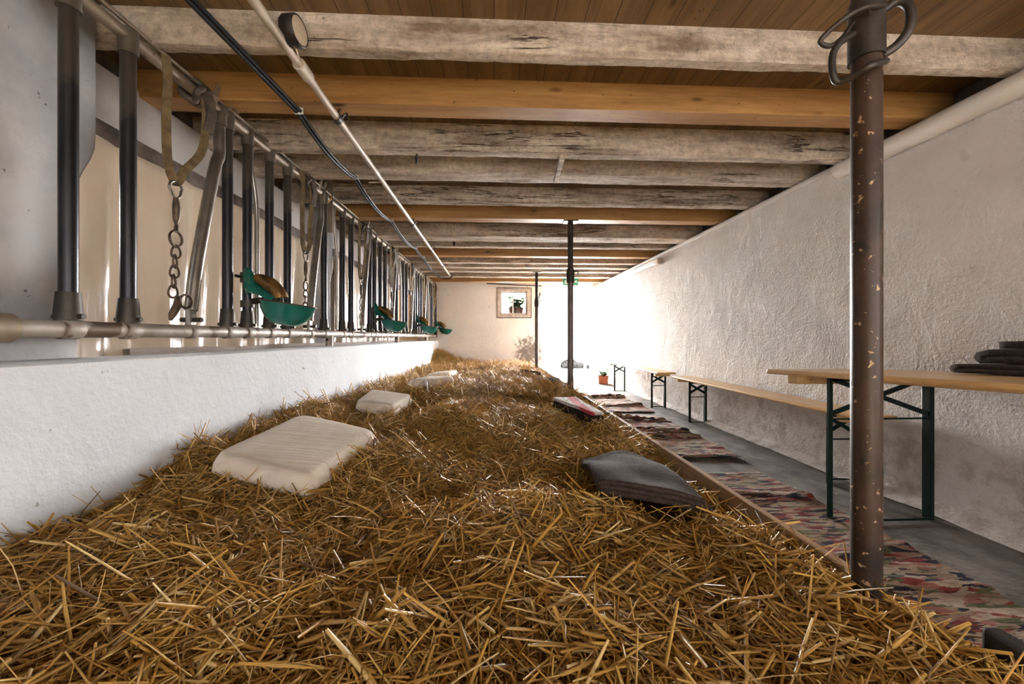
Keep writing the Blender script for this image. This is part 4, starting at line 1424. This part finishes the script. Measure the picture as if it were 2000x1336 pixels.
cushion(CUSH[0], 'largest cream cotton foam cushion, nearest on the straw by the parapet')
cushion(CUSH[1], 'cream foam cushion second along the parapet, half sunk beside a straw tuft')
cushion(CUSH[2], 'cream foam cushion third along the parapet, tilted on the straw')
cushion(CUSH[3], 'smallest looking cream cushion, farthest along the parapet')


# ------------------------------------------------------------------ folded blankets
def folded(poly4, zbase, layers, th, mat, label, name='folded_blanket', wav=0.012, seed=1, shrink=0.03, group=None):
    """one cloth folded back and forth; folds along the first edge of the quad"""
    cx, cy = sum(p[0] for p in poly4) / 4, sum(p[1] for p in poly4) / 4
    path = []
    for l in range(layers):
        z = (l + 0.5) * th
        a0, a1 = (0.0, 1.0) if l % 2 == 0 else (1.0, 0.0)
        ins = shrink * (l % 3) * 0.5
        a0, a1 = [ins + a * (1 - 2 * ins) for a in (a0, a1)]
        for k in range(21):
            u = k / 20
            path.append((a0 + (a1 - a0) * u, z))
        if l < layers - 1:
            for k in (0.25, 0.5, 0.75):
                path.append((a1 + (0.02 if a1 > 0.5 else -0.02) * math.sin(PI * k), z + th * k))
    m = MB()
    nv = 30

    def fn(a, b):
        s, z = path[round(a * (len(path) - 1))]
        (x0, y0), (x1, y1), (x2, y2), (x3, y3) = poly4
        x = (x0 * (1 - s) + x1 * s) * (1 - b) + (x3 * (1 - s) + x2 * s) * b
        y = (y0 * (1 - s) + y1 * s) * (1 - b) + (y3 * (1 - s) + y2 * s) * b
        zz = zbase(x, y) + z + wav * (2 * vn(x * 7 + seed, y * 7, seed) - 1) * (0.5 + 0.5 * z / (layers * th)) + wav * 0.5 * math.sin(9 * (x + y) + seed)
        return (x - cx, y - cy, zz - zbase(cx, cy))
    m.grid(fn, len(path), nv)
    o = m.build(name, mat, smooth=True, solid=th * 0.96, bevel=0)
    o.location = (cx, cy, zbase(cx, cy))
    tag(o, label, 'blanket', group)
    return o


def bl_z(poly4):
    A = np.array([[p[0], p[1], 1] for p in poly4])
    c = np.linalg.lstsq(A, np.array([Hs(*p) for p in poly4]), rcond=None)[0]
    return lambda x, y: float(c[0] * x + c[1] * y + c[2]) + 0.022


B1 = BLK[0]
z1 = bl_z(B1)
folded([(0.365, 1.36), (0.70, 1.265), (0.715, 1.90), (0.40, 1.77)], lambda x, y: z1(x, y) + 0.018 + 0.028 * math.sin(PI * min(1, max(0, (y - 1.3) / 0.5))) , 3, 0.016, 'wool', 'brown wool blanket folded flat on the straw near the edge board', wav=0.016, seed=4)
B2 = [(0.47, 3.02), (0.625, 2.60), (0.715, 2.66), (0.67, 3.22)]
z2 = bl_z(B2)
folded([(0.455, 3.0), (0.645, 2.58), (0.735, 2.66), (0.67, 3.24)], lambda x, y: z2(x, y) - 0.005, 4, 0.022, 'dark_wool', 'dark folded blanket under a red and white one beside the middle prop', wav=0.006, seed=2)
folded([(0.45, 3.02), (0.64, 2.57), (0.735, 2.66), (0.67, 3.24)], lambda x, y: z2(x, y) + 0.088, 2, 0.011, 'stripe', 'pale blanket with a red band lying on a dark folded blanket', wav=0.006, seed=3)
B3 = [(0.50, 4.75), (0.66, 4.28), (0.74, 4.40), (0.60, 4.95)]
z3 = bl_z(B3)
folded(B3, lambda x, y: z3(x, y) + 0.075, 3, 0.016, 'pale_wool', 'pale grey folded blanket on the straw beyond the middle prop', wav=0.008, seed=6)
B4 = [(0.42, 6.2), (0.66, 5.75), (0.76, 5.9), (0.56, 6.45)]
z4 = bl_z(B4)
folded(B4, lambda x, y: z4(x, y) + 0.075, 3, 0.016, 'wool', 'small folded blanket farthest along the straw edge, near the far prop', wav=0.008, seed=7)

# ------------------------------------------------------------------ rag rugs along the aisle
def rug(x0, x1, ya, yb, label, seed, skew=0.0):
    m = MB()
    nu, nv = 60, int((yb - ya) * 45)
    cx, cy = (x0 + x1) / 2, (ya + yb) / 2
    rv = random.Random(seed)
    folds = [(rv.uniform(ya, yb), rv.uniform(0.015, 0.045), rv.uniform(0.012, 0.028), rv.uniform(-0.35, 0.35)) for _ in range(int((yb - ya) * 5))]

    def fn(a, b):
        y = ya + b * (yb - ya)
        x = x0 + a * (x1 - x0) + skew * (y - cy) + 0.03 * (vn(y * 4, 1, seed) - 0.5) * (a - 0.2)
        yy = y + 0.05 * (vn(x * 3, 4, seed) - 0.5) * (1 if b in (0.0, 1.0) else 0.6)
        z = 0.010 + 0.010 * vn(x * 6, yy * 6, seed)
        for fy, fh, fw, sl in folds:
            d = (yy - fy - sl * (x - cx)) / fw
            if abs(d) < 3:
                z += fh * math.exp(-d * d) * (0.35 + 0.65 * vn(x * 3, fy * 9, seed))
        return (x - cx, yy - cy, z)
    m.grid(fn, nu, nv)
    o = m.build('rag_rug', 'rug', smooth=True, solid=0.008)
    o.location = (cx, cy, 0)
    tag(o, label, 'rug', 'rag rugs on the aisle')
    return o


rug(0.90, 1.84, 0.55, 2.68, 'crumpled multicoloured rag rug nearest, running under the table leg', 1)
rug(0.90, 1.93, 3.02, 4.62, 'multicoloured rag rug on the aisle beside the nearer bench, its end crumpled', 2, 0.01)
rug(0.90, 2.02, 4.90, 6.55, 'sunlit multicoloured rag rug farthest along the aisle beside the far bench', 3)

# ------------------------------------------------------------------ benches and table
def leg_frame(r, y, xa, xb, h, inward, wl, wd, zx0, zx1, zr):
    """green folding frame: two flat legs, crossed braces, thin rods"""
    f = MB().bar((xa, y, h - 0.012), (xb, y, h - 0.012), 0.03, 0.02).build('leg_frame', 'green_metal', r, bevel=0.002)
    MB().bar((xa, y, 0), (xa, y, h), wl, wd * 0.3, up=(0, 1, 0)).build('leg', 'green_metal', f, bevel=0.002)
    MB().bar((xb, y, 0), (xb, y, h), wl, wd, up=(0, 1, 0)).build('leg', 'green_metal', f, bevel=0.004)
    MB().bar((xa, y - 0.012, zx1), (xb, y - 0.012, zx0), 0.006, 0.024).build('brace', 'green_metal', f)
    MB().bar((xa, y + 0.012, zx0), (xb, y + 0.012, zx1), 0.006, 0.024).build('brace', 'green_metal', f)
    MB().tube([(xa, y, zr), (xb, y, zr)], 0.005, 8).build('rod', 'green_metal', f, smooth=True)
    MB().tube(smooth_path([(xa, y, 0.012), (xa + 0.04, y + 0.03 * inward, 0.012), (xb - 0.04, y + 0.03 * inward, 0.012), (xb, y, 0.012)], 4), 0.006, 8).build('foot_rod', 'green_metal', f, smooth=True)
    return f


def board(name, lo, hi, mat, parent, bev=0.012):
    return MB().box(lo, hi).build(name, mat, parent, bevel=bev, seg=3)


def bench(cx, ya, yb, legs_y, h, label, xw=0.125, lx=(-0.085, 0.092)):
    r = empty('bench', (cx, (ya + yb) / 2, 0))
    cy = (ya + yb) / 2
    tag(r, label, 'bench', 'wooden benches along the wall')
    board('seat', (-xw, ya - cy, h - 0.026), (xw, yb - cy, h), 'bench_wood', r)
    for ly in (ya + 0.14, yb - 0.10):
        board('cleat', (-xw + 0.025, ly - cy - 0.02, h - 0.062), (xw - 0.025, ly - cy + 0.035, h - 0.026), 'bench_wood', r, 0.003)
    for i, ly in enumerate(legs_y):
        leg_frame(r, ly - cy, lx[0], lx[1], h - 0.03, 1 if i == 0 else -1, 0.026, 0.036, h - 0.16, h - 0.06, h - 0.20)
    return r


bench(2.262, 2.24, 4.70, (2.496, 4.33), 0.485, 'long pine bench on green legs against the wall, beyond the table end')
bench(2.205, 4.98, 7.22, (5.25, 6.90), 0.500, 'pine bench on green legs against the bright wall near the doorway')

TB = empty('folding_table', (2.0, 1.985, 0))
tag(TB, 'pine folding table on dark green legs against the wall behind the rusty pole', 'table')
tilt = -0.040
tops = [board('table_top', (-0.345, -1.86, 0.742), (0.345, 0.335, 0.770), 'bench_wood', TB, 0.010),
        board('cleat', (-0.30, 0.145, 0.692), (0.28, 0.215, 0.742), 'bench_wood', TB, 0.003),
        board('cleat', (-0.30, -1.7, 0.692), (0.30, -1.63, 0.742), 'bench_wood', TB, 0.003),
        board('rail', (-0.02, -1.62, 0.712), (0.02, 0.145, 0.742), 'bench_wood', TB, 0.003)]
for o in tops:                 # the top rises a little towards its near end
    o.rotation_euler = (tilt, 0, 0)
leg_frame(TB, 0.0, -0.26, 0.275, 0.742, -1, 0.024, 0.045, 0.545, 0.735, 0.525)
leg_frame(TB, -1.50, -0.26, 0.275, 0.800, 1, 0.024, 0.045, 0.545, 0.735, 0.525)


def ttop(x, y):
    return 0.772 + math.sin(-tilt) * (1.985 - y) + 0.002


folded([(2.13, 1.10), (2.13, 1.745), (2.33, 1.745), (2.33, 1.10)], lambda x, y: ttop(x, y), 2, 0.021, 'dark_wool', 'dark brown blanket folded flat, bottom of the pile on the table', wav=0.003, seed=11)
folded([(2.145, 1.05), (2.145, 1.655), (2.34, 1.70), (2.34, 1.05)], lambda x, y: ttop(x, y) + 0.042 + 0.02 * max(0, (1.66 - y)) , 3, 0.031, 'dark_wool', 'dark brown folded blanket on top of the pile at the table edge', wav=0.006, seed=12, shrink=0.10)
